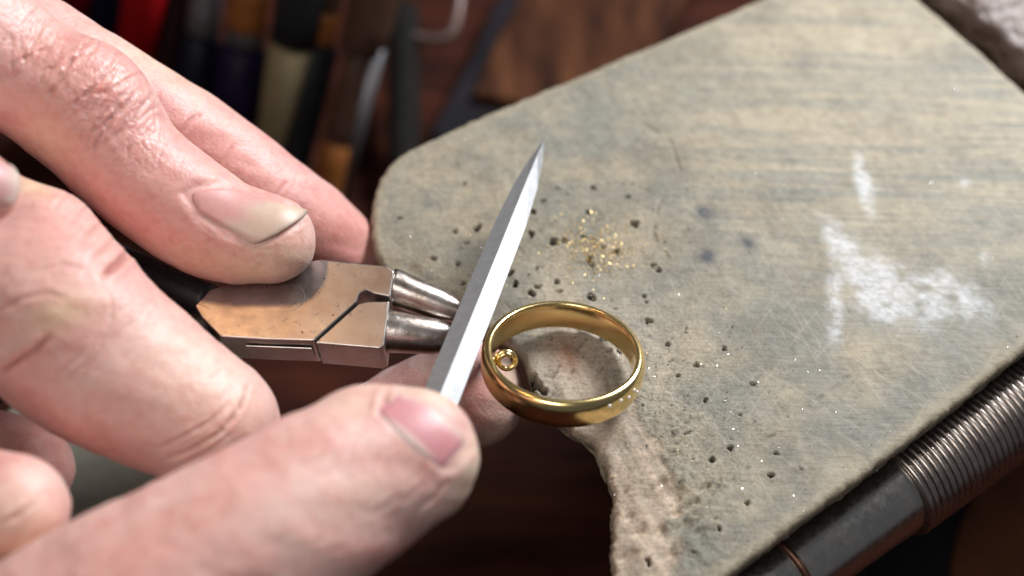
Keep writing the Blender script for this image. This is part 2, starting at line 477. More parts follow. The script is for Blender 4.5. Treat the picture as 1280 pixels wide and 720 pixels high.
def build_pin():
    st = 0.24; W = 8.0
    lo = OUT.min(0) - W; hi = OUT.max(0) + W
    nx = int((hi[0] - lo[0]) / st); ny = int((hi[1] - lo[1]) / st)
    gx, gy = np.meshgrid(lo[0] + np.arange(nx) * st, lo[1] + np.arange(ny) * st, indexing='ij')
    P = np.stack([gx.ravel(), gy.ravel()], 1)
    wob = np.stack([fbm(P[:, 0] * 0.55, P[:, 1] * 0.55, 4), fbm(P[:, 0] * 0.55 + 50, P[:, 1] * 0.55 + 31, 4)], 1) - 0.5
    nl_ = np.array([G(*p)[:2] for p in [(766, 720), (764, 645), (768, 612), (750, 565), (722, 534), (690, 515)]])
    dl_, _, _ = poly_dist(P, nl_, False)
    wob = wob * (0.6 + 0.5 * (1 - sstep(2, 6, dl_)))[:, None] + (np.stack([vnoise(P[:, 0] * 1.9, P[:, 1] * 1.9), vnoise(P[:, 0] * 1.9 + 40, P[:, 1] * 1.9)], 1) - 0.5) * (0.25 * (1 - sstep(2, 5, dl_)))[:, None]
    d, near, ins = poly_dist(P + wob, OUT)
    near = near - wob
    sd = np.where(ins, d, -d)
    # notch distance
    notch = np.array([G(*p)[:2] for p in [(766, 720), (764, 645), (768, 612), (750, 565), (722, 534), (668, 494), (650, 430), (560, 388), (490, 342)]])
    dn, _, _ = poly_dist(P, notch, False)
    px, py, _ = proj(np.column_stack([P, np.zeros(len(P))]))
    z = np.zeros(len(P))
    x, y = P[:, 0], P[:, 1]
    # broad unevenness
    z += (fbm(x * 0.09, y * 0.09, 3) - 0.5) * 0.7
    # worn hollow next to the notch
    dn2 = dn + (fbm(x * 0.25 + 9, y * 0.25, 3) - 0.5) * 5
    band = 1 - sstep(7.0, 9.0, dn2)
    band = band * sstep(700, 760, px + (py - 430) * 0.1 + 30)
    z -= band * 0.35 + 1.3 * (1 - sstep(0, 7, dn2)) * 0.6
    # edge rounding
    r = 1.1
    e = np.clip(sd, 0, r)
    z -= r - np.sqrt(np.maximum(r * r - (r - e) ** 2, 0))
    s = np.clip(-sd, 0, None)
    side = s > 0
    dirin = near - P
    dirin /= (np.linalg.norm(dirin, axis=1)[:, None] + 1e-9)
    z = np.where(side, z - np.minimum(s, 1.9) - np.clip(s - 1.9, 0, None) * 0.85, z)
    inoff = np.minimum(s, 1.9) * 0.12 + np.clip(s - 1.9, 0, None) * 1.0
    X = np.where(side[:, None], near + dirin * inoff[:, None], P)
    # grain relief
    fine = fbm(x * 1.7, y * 1.7, 3) - 0.5
    rough_zone = sstep(980, 780, px) * sstep(380, 560, py) + 0.25
    z += fine * 0.34 * rough_zone * (1 - 0.85 * band) * (~side)
    # file strokes in the worn band
    st_ = 0.6 * vnoise((x * 0.90 + y * 0.43) * 2.9, (y * 0.90 - x * 0.43) * 0.16) + 0.4 * vnoise((x * 0.93 + y * 0.36) * 1.1 + 8, (y * 0.93 - x * 0.36) * 0.10)
    z += (st_ - 0.5) * 0.16 * band
    small0 = fbm(x * 1.1 + 61, y * 1.1 + 5, 3)
    # pits
    dark = np.zeros(len(P))
    pits = [(573, 204, .6), (581, 229, .7), (569, 290, 1.2), (596, 285, 1.5), (584, 303, .8), (499, 273, .8), (541, 323, .9), (572, 330, 1.0), (579, 354, .9),
            (695, 234, .6), (709, 243, .5), (741, 234, 1.1), (679, 251, .9), (665, 266, 1.3), (735, 265, .9), (784, 247, .9), (793, 280, 1.3), (664, 294, 1.0),
            (691, 303, 1.2), (705, 302, 1.2), (728, 296, .8), (753, 309, 1.0), (769, 315, 1.1), (736, 324, 1.2), (739, 330, 1.0), (817, 331, .8), (822, 337, .7),
            (639, 342, 1.1), (645, 356, .9), (661, 344, .6), (696, 353, 1.1), (699, 364, .9), (672, 359, .9), (664, 368, 1.1), (739, 372, 1.2), (805, 369, .7), (811, 399, 1.1),
            (942, 478, .7), (962, 593, .9), (912, 561, .8), (970, 567, .6), (745, 410, .8), (755, 425, .9), (775, 440, .6), (762, 438, .8), (835, 430, .8), (690, 420, .5),
            (870, 455, .6), (905, 436, .7), (848, 470, .7), (880, 500, .6), (926, 520, .6), (858, 540, .7), (840, 505, .6), (985, 520, .5), (890, 575, .7), (1002, 585, .6),
            (935, 630, .6), (812, 700, .9), (868, 690, .7), (900, 660, .7), (665, 470, 1.6), (672, 478, 1.5), (680, 484, 1.2)]
    for _ in range(26):
        pits.append((rng.uniform(560, 860), rng.uniform(220, 420), 0.22 + 0.3 * rng.random()))
    for _ in range(40):
        pits.append((rng.normal(850, 50), rng.normal(500, 70), 0.2 + 0.22 * rng.random()))
    for (a, b, w) in pits:
        c = G(a, b)[:2]
        rr = w * 0.56 * rng.uniform(0.75, 1.15)
        ro_ = rng.uniform(0, 3.14); el = rng.uniform(0.72, 1.25); ux = x - c[0] + fine * 0.9; uy = (y - c[1]) + (small0 - 0.5) * 1.2
        dd = np.hypot((ux * math.cos(ro_) + uy * math.sin(ro_)) * el, (uy * math.cos(ro_) - ux * math.sin(ro_)) / el)
        k = 1 - sstep(rr * 0.7, rr * 1.0, dd)
        z -= k * w * rng.uniform(0.5, 1.5) - 0.12 * np.exp(-((dd - rr * 1.3) / (rr * 0.35)) ** 2)
        dark = np.maximum(dark, k)
    # chisel dents
    dents = [(817, 617, 2.0), (845, 615, 1.8), (825, 662, 1.8), (855, 655, 2.0), (840, 690, 1.4), (800, 660, 1.2), (865, 630, 1.3), (880, 610, 1.0), (785, 690, 1.6), (830, 600, 1.2),
             (790, 640, 1.2), (875, 665, 1.2), (846, 640, 1.1)]
    for (a, b, w) in dents:
        c = G(a, b)[:2]
        u = (x - c[0]) * 0.8 + (y - c[1]) * 0.6 + fine; v_ = -(x - c[0]) * 0.6 + (y - c[1]) * 0.8
        k = np.exp(-(u / (w * 0.9)) ** 2 - (v_ / (w * 0.45)) ** 2)
        z -= k * 0.75
    # knife cuts
    cuts = [[(765, 624), (785, 606), (818, 570)], [(815, 262), (820, 300), (836, 322)], [(836, 232), (822, 262), (815, 300)], [(700, 485), (716, 462)], [(745, 470), (765, 447)],
            [(720, 440), (733, 424)], [(640, 300), (655, 318)], [(690, 470), (700, 455)], [(840, 545), (870, 515)], [(800, 600), (850, 560)], [(760, 230), (790, 232), (812, 240)],
            [(800, 150), (840, 178), (850, 215)], [(905, 610), (935, 585)], [(880, 640), (900, 600)], [(1020, 500), (1060, 470)], [(930, 560), (975, 540)]]
    for q in cuts:
        c = np.array([G(*p)[:2] for p in q])
        dc, _, _ = poly_dist(P, c, False)
        k = np.exp(-(dc / 0.22) ** 2) * np.clip(fbm(x * 0.8 + 33, y * 0.8, 2) * 3 - 0.9, 0, 1)
        z -= k * 0.22
        dark = np.maximum(dark, k * 0.4)
    # ---------------- colour of the wood: grey metal grime, bare beige wood, chalk, one shade-offsetting patch
    def col(c): return np.array(c)[None, :]
    gry = col((0.190, 0.192, 0.160)); bei = col((0.300, 0.268, 0.195)); grn = col((0.146, 0.155, 0.132)); brn = col((0.40, 0.325, 0.255))
    big = fbm(x * 0.045 + 3, y * 0.045, 4); mid = fbm(x * 0.16, y * 0.16 + 40, 4); small = fbm(x * 0.9, y * 0.9 + 11, 3)
    streak = fbm(x * 0.05 + 7, (y + x * 0.04) * 0.75, 4)
    strk2 = fbm(x * 0.035 + 27, (y + x * 0.05) * 2.1, 3)
    fw = sstep(760, 1000, px) * sstep(420, 180, py)
    k = np.clip((mid - 0.5) * 2.0 + 0.34 + 0.35 * np.exp(-((px - 720) / 120) ** 2 - ((py - 370) / 70) ** 2), 0, 1) * (1 - fw) + np.clip((0.55 * streak + 0.45 * strk2 - 0.40) * 4.2, 0, 1) * fw
    k = np.clip(k + 0.35 * sstep(250, 60, py) * sstep(850, 1000, px) * sstep(1240, 1120, px), 0, 1)
    C = gry * (1 - k[:, None]) + bei * k[:, None]
    k = np.clip((big - 0.50) * 3, 0, 1) * 0.5 * (1 - 0.5 * fw)
    C = C * (1 - k[:, None]) + grn * k[:, None]
    pat = np.clip((fbm(x * 0.11 + 90, y * 0.11 + 13, 4) - 0.5) * 3.2, 0, 1) * 0.5
    C = C * (1 - pat[:, None] * 0.45)
    # bare wood along the edges
    ew = (1 - sstep(0.3, 2.6, sd + (mid - 0.5) * 3)) * 0.85
    C = C * (1 - ew[:, None]) + (bei * 0.92) * ew[:, None]
    bb = np.clip(band * (0.65 + 0.45 * st_), 0, 1)
    C = C * (1 - bb[:, None]) + (brn * (0.62 + 0.65 * st_)[:, None] * 0.75 + bei * 0.3) * bb[:, None]
    pw = 0.62 * np.exp(-((px - 742) / 85) ** 2 - ((py - 450) / 75) ** 2) * np.clip(0.4 + 1.2 * mid, 0, 1)  # pale bare wood inside the ring, painted brighter to offset the shadow there
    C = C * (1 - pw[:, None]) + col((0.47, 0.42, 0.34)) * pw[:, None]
    # grime speckle on the working end
    sp = np.clip((fbm(x * 2.3 + 4, y * 2.3, 2) - 0.56) * 7, 0, 1) * np.clip(rough_zone, 0, 1) * 0.55
    C = C * (1 - sp[:, None] * 0.5 * (1 - 0.5 * band)[:, None])
    C *= (0.80 + 0.40 * small)[:, None]
    # chalky white smear
    def blob(cx, cy, rx, ry, rot=0.0):
        a, b = px - cx, py - cy
        u = a * math.cos(rot) + b * math.sin(rot); w = -a * math.sin(rot) + b * math.cos(rot)
        return np.exp(-(u / rx) ** 2 - (w / ry) ** 2)
    sm = 1.15 * blob(1050, 302, 38, 17, 0.9) + 1.05 * blob(1042, 376, 11, 46) + 1.6 * blob(1102, 360, 32, 44, -0.7) + 0.85 * blob(1172, 362, 42, 30, -0.4) + 0.7 * blob(1220, 385, 34, 28) \
        + 1.3 * blob(1080, 232, 11, 38, -0.25) + 0.4 * blob(1103, 232, 12, 9) + 0.65 * blob(1208, 227, 10, 8) + 0.5 * blob(1230, 320, 13, 11) + 0.4 * blob(1165, 400, 18, 26) + 0.35 * blob(1050, 420, 12, 25)
    smn = fbm(x * 0.60 + 71, y * 0.60, 4); smf = 0.55 * fbm(x * 1.6 + 20, y * 1.6, 3) + 0.45 * fbm((x - y) * 0.35 + 20, (x + y) * 1.9, 3)
    sm = sstep(0.12, 1.25, sm * (0.02 + 1.9 * smn)) * np.clip(0.45 + 1.5 * (smf - 0.36), 0, 1) * 1.05
    sm = np.clip(sm, 0, 1)
    C = C * (1 - sm[:, None] * 0.66) + col((0.60, 0.645, 0.68)) * (sm * 0.66)[:, None]
    # ink-like stains
    stn = 1.3 * blob(880, 266, 11, 8) + 1.2 * blob(884, 321, 10, 9) + 1.0 * blob(935, 304, 11, 7, 0.6) + 0.3 * blob(1005, 75, 18, 20) + 0.25 * blob(990, 205, 7, 7) + 0.35 * blob(925, 198, 5, 5)
    C = C * (1 - np.clip(stn, 0, 1)[:, None]) + col((0.055, 0.06, 0.07)) * np.clip(stn, 0, 1)[:, None]
    rs = 0.75 * blob(710, 444, 15, 24, -0.5)  # reddish brown spot inside the ring
    C = C * (1 - rs[:, None]) + col((0.23, 0.10, 0.055)) * rs[:, None]
    C = C * (1 - dark[:, None] * 0.92)
    C = np.where(side[:, None], C * 0 + bei * (0.55 + 0.6 * small)[:, None] * 0.8, C)
    keep = sd > -W + 0.5
    idx = -np.ones(len(P), int); idx[keep] = np.arange(keep.sum())
    g = idx.reshape(nx, ny)
    q = np.stack([g[:-1, :-1], g[1:, :-1], g[1:, 1:], g[:-1, 1:]], -1).reshape(-1, 4)
    q = q[(q >= 0).all(1)]
    V = np.column_stack([X, z])[keep]
    o = mk('bench_pin', V, q, M['pin'], label='worn grey wooden bench pin with notched end, drill holes and chalk smears', cat='bench pin', base=(0, 0, 0))
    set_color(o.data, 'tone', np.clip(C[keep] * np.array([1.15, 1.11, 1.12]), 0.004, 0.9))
    gritv = 0.20 + 0.60 * (1 - 0.45 * band) * sstep(1060, 800, px) * (0.55 + 0.45 * sstep(330, 520, py)) * np.clip(0.3 + 1.4 * mid, 0, 1)
    set_float(o.data, 'grit', gritv[keep])
    return o
pin = build_pin()

# ------------------------------------------------------------------ wooden block the pin is fixed to
def build_block():
    a = G(1088, -60, 0); b = G(1310, 124, 0)
    u = unit((b - a)[:2]); n = np.array([-u[1], u[0]])
    if n[1] < 0: n = -n
    L = 95; Wd = 60
    V = []; nx, ny = 120, 80
    a2 = a[:2] - u * 15 + n * 0.8
    for i in range(nx):
        for j in range(ny):
            s_, t_ = i / (nx - 1) * L, j / (ny - 1) * Wd
            q = a2 + u * s_ + n * t_
            w = fbm(np.array([q[0] * 0.35]), np.array([q[1] * 0.35]), 4)[0] - 0.5
            zz = 3.2 + w * 2.2
            edge = min(t_, 2.0)
            zz -= (2.0 - edge) ** 2 * 0.35
            if j == 0: zz = -9.0
            if j == 0: q = q + n * 0.2
            V.append((q[0] + (w * 0.5), q[1], zz))
    Fc = [(i * ny + j, (i + 1) * ny + j, (i + 1) * ny + j + 1, i * ny + j + 1) for i in range(nx - 1) for j in range(ny - 1)]
    # closing sides
    o = mk('wooden_block', V, Fc, M['block'], label='rough brown wooden block behind the bench pin at upper right', cat='wood block', base=(a[0], a[1], 0))
    bm = bmesh.new(); bm.from_mesh(o.data)
    ed = [e for e in bm.edges if e.is_boundary]
    r = bmesh.ops.extrude_edge_only(bm, edges=ed)
    for v in [x for x in r['geom'] if isinstance(x, bmesh.types.BMVert)]: v.co.z = -30 * S
    bmesh.ops.recalc_face_normals(bm, faces=bm.faces)
    bm.to_mesh(o.data); bm.free()
    return o
build_block()

# ------------------------------------------------------------------ hands: signed distance digits -> surface nets -> sculpted creases
class Digit:
    def __init__(self, nodes, n=6, balls=(), flat=None):
        P = []
        for (px, py, dep, rp) in nodes:
            P.append(np.append(D(px, py, dep), rp * dep / F_PX))
        self.sp = spline(P, n)
        self.balls = [(D(a, b, c), r * c / F_PX, k) for (a, b, c, r, k) in balls]
        rm = self.sp[:, 3].max()
        pts = self.sp[:, :3]
        lo, hi = pts.min(0) - rm, pts.max(0) + rm
        for c, r, k in self.balls: lo = np.minimum(lo, c - r); hi = np.maximum(hi, c + r)
        self.lo, self.hi = lo, hi
    def sdf(self, Q):
        Q = Q.astype(np.float32)
        gap = np.linalg.norm(np.maximum(np.maximum(self.lo - Q, Q - self.hi), 0), axis=1).astype(np.float32)
        near = gap < 3.0
        out = gap + np.float32(0.01)
        if near.any(): out[near] = self._sdf(Q[near])
        return out
    def _sdf(self, Q):
        best = np.full(len(Q), 1e3, np.float32)
        for a, b in zip(self.sp[:-1], self.sp[1:]):
            A = a[:3].astype(np.float32); ab = (b[:3] - a[:3]).astype(np.float32)
            w = Q - A
            t = np.clip((w @ ab) / np.float32(ab @ ab + 1e-9), 0, 1)
            w -= t[:, None] * ab
            dd = np.sqrt(np.einsum('ij,ij->i', w, w)) - (np.float32(a[3]) + t * np.float32(b[3] - a[3]))
            best = np.minimum(best, dd)
        for c, r, k in self.balls:
            dd = np.linalg.norm(Q - c.astype(np.float32), axis=1) - np.float32(r)
            h = np.clip(0.5 + 0.5 * (best - dd) / k, 0, 1)
            best = best * (1 - h) + dd * h - k * h * (1 - h)
        return best

class Hand:
    def __init__(self, digits, k=0.8):
        self.d = digits; self.k = k
    def sdf(self, Q, which=False):
        best = None; lab = None
        for i, dg in enumerate(self.d):
            v = dg.sdf(Q)
            if best is None: best = v; lab = np.zeros(len(Q), int); raw = v.copy()
            else:
                lab = np.where(v < raw, i, lab); raw = np.minimum(raw, v)
                h = np.clip(0.5 + 0.5 * (best - v) / self.k, 0, 1)
                best = best * (1 - h) + v * h - self.k * h * (1 - h)
        return (best, lab) if which else best
    def grad(self, Q):
        e = 0.15
        g = np.stack([self.sdf(Q + np.eye(3)[i] * e) - self.sdf(Q - np.eye(3)[i] * e) for i in range(3)], 1)
        return g / (np.linalg.norm(g, axis=1)[:, None] + 1e-9)
    def hit(self, px, py, start=110.0):
        px = np.atleast_1d(np.asarray(px, float)); py = np.atleast_1d(np.asarray(py, float))
        R = CF[None] + CR[None] * ((px - 640) / F_PX)[:, None] - CU[None] * ((py - 360) / F_PX)[:, None]
        t = np.full(len(px), start); bt = t.copy(); bd = np.full(len(px), 1e3)
        for _ in range(70):
            v = self.sdf(CPOS[None] + R * t[:, None])
            k = v < bd; bd[k] = v[k]; bt[k] = t[k]
            t = t + np.clip(v * 0.85, -1, 30)
        P = CPOS[None] + R * bt[:, None]
        for _ in range(2): P = P - self.grad(P) * self.sdf(P)[:, None]
        return P

def surface_nets(hand, h):
    lo = np.min([d.lo for d in hand.d], 0) - 2 * h; hi = np.max([d.hi for d in hand.d], 0) + 2 * h
    n = np.ceil((hi - lo) / h).astype(int) + 1
    V = np.full(n, 50.0, np.float32)
    raw = V
    for dg in hand.d:
        i0 = np.maximum(np.floor((dg.lo - lo) / h).astype(int) - 3, 0); i1 = np.minimum(np.ceil((dg.hi - lo) / h).astype(int) + 3, n)
        # coarse pass, then refine only the blocks near the surface
        B = 5
        nb = np.ceil((i1 - i0) / B).astype(int)
        ci = np.stack(np.meshgrid(*[np.arange(q) for q in nb], indexing='ij'), -1).reshape(-1, 3)
        cc_ = lo + (i0 + ci * B + (B - 1) / 2) * h
        cv = dg._sdf(cc_.astype(np.float32))
        v = np.repeat(np.repeat(np.repeat(cv.reshape(nb), B, 0), B, 1), B, 2)
        nearb = ci[np.abs(cv) < h * (B / 2 * 1.75 + 1) + 1.0]
        o3 = np.stack(np.meshgrid(*[np.arange(B)] * 3, indexing='ij'), -1).reshape(-1, 3)
        fi = (nearb[:, None] * B + o3[None]).reshape(-1, 3)
        v[tuple(fi.T)] = dg._sdf((lo + (i0 + fi) * h).astype(np.float32))
        v = v[:i1[0] - i0[0], :i1[1] - i0[1], :i1[2] - i0[2]]
        sl = tuple(slice(i0[a], i1[a]) for a in range(3))
        b = V[sl]; k = hand.k
        hh = np.clip(0.5 + 0.5 * (b - v) / k, 0, 1)
        V[sl] = b * (1 - hh) + v * hh - k * hh * (1 - hh)
    ins = V < 0
    c = [ins[i:n[0] - 1 + i, j:n[1] - 1 + j, k:n[2] - 1 + k] for i in (0, 1) for j in (0, 1) for k in (0, 1)]
    cnt = sum(x.astype(np.int8) for x in c)
    act = (cnt > 0) & (cnt < 8)
    idx = -np.ones(act.shape, int); cells = np.argwhere(act); idx[act] = np.arange(len(cells))
    P = lo + (cells + 0.5) * h
    Q = []
    nx, ny, nz = n
    for axn in range(3):
        s0 = [slice(1, -1)] * 3; s1 = [slice(1, -1)] * 3
        s0[axn] = slice(0, -1); s1[axn] = slice(1, None)
        a = ins[tuple(s0)]; b = ins[tuple(s1)]
        ch = np.argwhere(a != b)
        off = np.ones(3, int); off[axn] = 0
        e = ch + off
        flip = a[tuple(ch.T)]
        o1, o2 = [(1, 2), (2, 0), (0, 1)][axn]
        def cell(d1, d2):
            q = e.copy(); q[:, o1] -= d1; q[:, o2] -= d2
            return idx[tuple(q.T)]
        quad = np.stack([cell(1, 1), cell(0, 1), cell(0, 0), cell(1, 0)], 1)
        quad[~flip] = quad[~flip][:, ::-1]
        Q.append(quad)
    Q = np.vstack(Q)
    for _ in range(3):
        P = P - hand.grad(P) * np.clip(hand.sdf(P), -h, h)[:, None]
    return P, Q

def mesh_normals(V, Q):
    fn = np.cross(V[Q[:, 2]] - V[Q[:, 0]], V[Q[:, 3]] - V[Q[:, 1]])
    N = np.stack([np.bincount(Q.ravel(), np.repeat(fn[:, a], 4), len(V)) for a in range(3)], 1)
    return N / (np.linalg.norm(N, axis=1)[:, None] + 1e-12)

def subdivide_mesh(V, Q):
    """One Catmull-Clark step on a closed quad mesh."""
    nv, nf = len(V), len(Q)
    fp = V[Q].mean(1)
    e = np.stack([Q, np.roll(Q, -1, 1)], -1).reshape(-1, 2)
    key = np.sort(e, 1); key = key[:, 0].astype(np.int64) * nv + key[:, 1]
    uk, inv = np.unique(key, return_inverse=True)
    ne = len(uk); ea, eb = uk // nv, uk % nv
    fidx = np.repeat(np.arange(nf), 4)
    cnt = np.bincount(inv, minlength=ne)
    fsum = np.stack([np.bincount(inv, fp[fidx, a], ne) for a in range(3)], 1)
    mid = (V[ea] + V[eb]) / 2
    ep = np.where((cnt == 2)[:, None], (V[ea] + V[eb] + fsum) / (2 + cnt)[:, None], mid)
    vc = np.bincount(Q.ravel(), minlength=nv)[:, None]
    Fv = np.stack([np.bincount(Q.ravel(), np.repeat(fp[:, a], 4), nv) for a in range(3)], 1) / vc
    ec = (np.bincount(ea, minlength=nv) + np.bincount(eb, minlength=nv))[:, None]
    Rv = np.stack([np.bincount(ea, mid[:, a], nv) + np.bincount(eb, mid[:, a], nv) for a in range(3)], 1) / ec
    vp = (Fv + 2 * Rv + (vc - 3) * V) / vc
    V2 = np.vstack([vp, ep, fp])
    E = inv.reshape(nf, 4) + nv
    fc = np.arange(nf) + nv + ne
    Q2 = np.vstack([np.stack([Q[:, k], E[:, k], fc, E[:, k - 1]], 1) for k in range(4)])
    return V2, Q2, mesh_normals(V2, Q2)

def seg_dist(px, py, line):
    best = np.full(len(px), 1e9); par = np.zeros(len(px))
    L = len(line) - 1
    for i in range(L):
        a = np.array(line[i]); b = np.array(line[i + 1]); ab = b - a
        t = np.clip(((px - a[0]) * ab[0] + (py - a[1]) * ab[1]) / (ab @ ab), 0, 1)
        d = np.hypot(px - a[0] - t * ab[0], py - a[1] - t * ab[1])
        k = d < best
        best[k] = d[k]; par[k] = (i + t[k]) / L
    return best, par

def build_hand(hand, h, loc, label, creases, tints, wrinkles, nails, base_col):
    V, Q = surface_nets(hand, h)
    V, Q, N = subdivide_mesh(V, Q)
    _, lab = hand.sdf(V, True)
    px, py, dep = proj(V)
    view = CPOS[None] - V; view /= np.linalg.norm(view, axis=1)[:, None]
    fac = np.einsum('ij,ij->i', N, view)
    front = sstep(-0.05, 0.15, fac)
    # slow lumps so the flesh is not a perfect tube
    lump = (fbm(V[:, 0] * 0.13 + V[:, 2] * 0.07 + 30, V[:, 1] * 0.13 + V[:, 2] * 0.09 + 20, 3) - 0.5)
    disp = lump * 1.0
    red = np.zeros(len(V))
    for (dig, line, wpx, dmm) in creases:
        m = (lab == dig) & (px > -60)
        if not m.any(): continue
        w = 1.0
        d, par = seg_dist(px[m], py[m], line)
        d = d + (fbm(px[m] * 0.12, py[m] * 0.12, 3) - 0.5) * 3.0
        fade = sstep(0, 0.18, par) * sstep(1, 0.82, par) * 0.75 + 0.25
        g = np.exp(-(d / wpx) ** 2) * fade * front[m]
        side = (np.exp(-((d - wpx * 2.4) / (wpx * 1.6)) ** 2)) * 0.35 * fade * front[m]
        disp[m] += -g * dmm + side * dmm * 0.8
        red[m] = np.maximum(red[m], g * min(1, max(0, abs(dmm) - 0.08) * 1.7))
    C = np.tile(np.array(base_col), (len(V), 1))
    mott = fbm(V[:, 0] * 0.22 + V[:, 2] * 0.11, V[:, 1] * 0.22 + V[:, 2] * 0.15, 4)
    C *= (1 + (mott - 0.5)[:, None] * np.array([0.10, 0.45, 0.45]))
    mot2 = fbm(V[:, 0] * 0.7 + V[:, 2] * 0.3 + 50, V[:, 1] * 0.7 + V[:, 2] * 0.4, 3)
    C *= (1 + (mot2 - 0.5)[:, None] * np.array([0.06, 0.22, 0.22]))
    for (dig, cx, cy, rx, ry, rot, colr, a) in tints:
        m = (lab == dig)
        u = (px[m] - cx) * math.cos(rot) + (py[m] - cy) * math.sin(rot); w = -(px[m] - cx) * math.sin(rot) + (py[m] - cy) * math.cos(rot)
        k = (np.exp(-(u / rx) ** 2 - (w / ry) ** 2) * a * (0.7 + 0.6 * mott[m]) * front[m])[:, None]
        C[m] = C[m] * (1 - k) + np.array(colr) * k
    C = C * (1 - red[:, None] * 0.8) + np.array([0.42, 0.15, 0.12]) * (red[:, None] * 0.8)
    W = np.full(len(V), 0.10)
    for (dig, cx, cy, rx, ry, rot, a) in wrinkles:
        m = (lab == dig)
        u = (px[m] - cx) * math.cos(rot) + (py[m] - cy) * math.sin(rot); w = -(px[m] - cx) * math.sin(rot) + (py[m] - cy) * math.cos(rot)
        W[m] = np.maximum(W[m], np.exp(-(u / rx) ** 2 - (w / ry) ** 2) * a)
    disp += (fbm(V[:, 0] * 1.3 + V[:, 2] * .8, V[:, 1] * 1.3 - V[:, 2] * .6, 2) - 0.5) * 0.22 * np.clip(W - 0.10, 0, 1)
    # nail beds: sink the flesh under the plate, lift the fold around it
    for nl in nails:
        m = (lab == nl['digit']) & (fac > -0.1)
        poly = np.array(nl['outline'])
        dd, _, ins = poly_dist(np.column_stack([px[m], py[m]]), poly)
        sgn = np.where(ins, dd, -dd)
        disp[m] += -0.24 * sstep(-2, 4, sgn) + 0.07 * np.exp(-((sgn + 6) / 5.0) ** 2) * (nl['fold'](px[m], py[m]))
    V2 = V + N * disp[:, None]
    o = mk('hand', V2, Q, M['skin'], label=label, cat='hand', base=loc)
    set_color(o.data, 'skin', np.clip(C, 0.01, 0.95))
    set_float(o.data, 'wrinkle', W)
    for nl in nails: build_nail(hand, nl, o)
    return o

def build_nail(hand, nl, parent):
    """Plate on the flesh: v runs cuticle -> free edge, u across."""
    nu, nv = 33, 33
    b0, b1, t0, t1 = [np.array(p, float) for p in nl['quad']]      # base-left, base-right, tip-left, tip-right
    uu, vv = np.meshgrid(np.linspace(-1, 1, nu), np.linspace(0, 1, nv), indexing='ij')
    rb, rt = nl.get('round', (0.28, 0.12))
    v2 = vv + (1 - vv) * rb * uu ** 2 - vv * rt * np.abs(uu) ** 3
    s = (uu + 1) / 2
    bow = nl.get('bow', 0.0)
    lo = b0[None, None] * (1 - s)[..., None] + b1[None, None] * s[..., None]
    hi = t0[None, None] * (1 - s)[..., None] + t1[None, None] * s[..., None]
    pix = lo * (1 - v2)[..., None] + hi * v2[..., None]
    P = hand.hit(pix[..., 0].ravel(), pix[..., 1].ravel())
    N = hand.grad(P)
    u = uu.ravel(); v = vv.ravel()
    edge = np.minimum(1 - np.abs(u), v * 1.6)
    hgt = -0.22 + 0.26 * sstep(0, 0.16, edge) + 0.14 * (1 - u * u) + nl.get('lift', 0.15) * sstep(0.6, 1, v)
    top = P + N * hgt[:, None]
    bot = top - N * 0.55
    n = nu * nv
    V = np.vstack([top, bot])
    id_ = np.arange(n).reshape(nu, nv)
    q = np.stack([id_[:-1, :-1], id_[1:, :-1], id_[1:, 1:], id_[:-1, 1:]], -1).reshape(-1, 4)
    # orient outward
    a = q[len(q) // 2]; nn = np.cross(top[a[1]] - top[a[0]], top[a[2]] - top[a[0]])
    if nn @ N[a[0]] < 0: q = q[:, ::-1]
    Fc = q.tolist() + (q[:, ::-1] + n).tolist()
    ring = list(id_[:, 0]) + list(id_[-1, 1:]) + list(id_[-2::-1, -1]) + list(id_[0, -2:0:-1])
    for i in range(len(ring)):
        j = (i + 1) % len(ring)
        Fc.append([ring[i], ring[j], ring[j] + n, ring[i] + n])
    o = mk('fingernail', V, Fc, M['nail'], parent)
    pink = np.array(nl['pink']); pale = np.array(nl['pale'])
    k = sstep(nl['free'] - 0.22, nl['free'] + 0.10, v + 0.08 * u * u + 0.05 * np.sin(u * 5))[:, None]
    c = pink * (1 - k) + pale * k
    lun = (sstep(0.28, 0.10, v + 0.22 * u * u) * nl.get('lunula', 0.0))[:, None]
    c = c * (1 - lun) + np.array([0.80, 0.66, 0.62]) * lun
    ed = (sstep(0.05, 0.0, np.minimum(1 - np.abs(u), 1 - v)) * nl.get('dirt', 0.0) + sstep(0.93, 0.99, v) * nl.get('dirt', 0.0) * 0.7)
    ed = np.clip(ed, 0, 0.9)[:, None]
    c = c * (1 - ed) + np.array([0.10, 0.08, 0.055]) * ed
    set_color(o.data, 'skin', np.vstack([c, c * 0.4 if nl.get('dirt', 0) else c]))
    md = o.modifiers.new('sub', 'SUBSURF'); md.levels = 1; md.render_levels = 1
    return o

# digits of the left hand: (pixel x, pixel y, depth mm, radius in pixels) of the centre line
A = Digit([(-330, -60, 176, 118), (-200, -40, 172, 104), (-80, 15, 172, 90), (10, 78, 176, 82), (100, 143, 179, 75), (186, 227, 180, 73), (270, 284, 181, 67), (338, 299, 181, 57)],
          balls=[(116, 124, 177, 60, 6.0)])
B = Digit([(-330, -20, 190, 105), (-180, -10, 190, 95), (0, 45, 192, 76), (120, 110, 194, 70), (235, 180, 198, 68), (325, 248, 202, 68), (386, 294, 207, 66), (450, 345, 216, 56)])
Cd = Digit([(-330, 200, 178, 150), (-170, 225, 173, 130), (-60, 310, 169, 120), (60, 395, 167, 112), (145, 460, 166, 106), (258, 527, 168, 88)],
           balls=[(75, 385, 164, 92, 5.0), (60, 290, 168, 48, 6.0)])
Dd = Digit([(-260, 190, 164, 62), (-150, 205, 158, 54), (-80, 220, 156, 50), (-24, 236, 155, 46)])
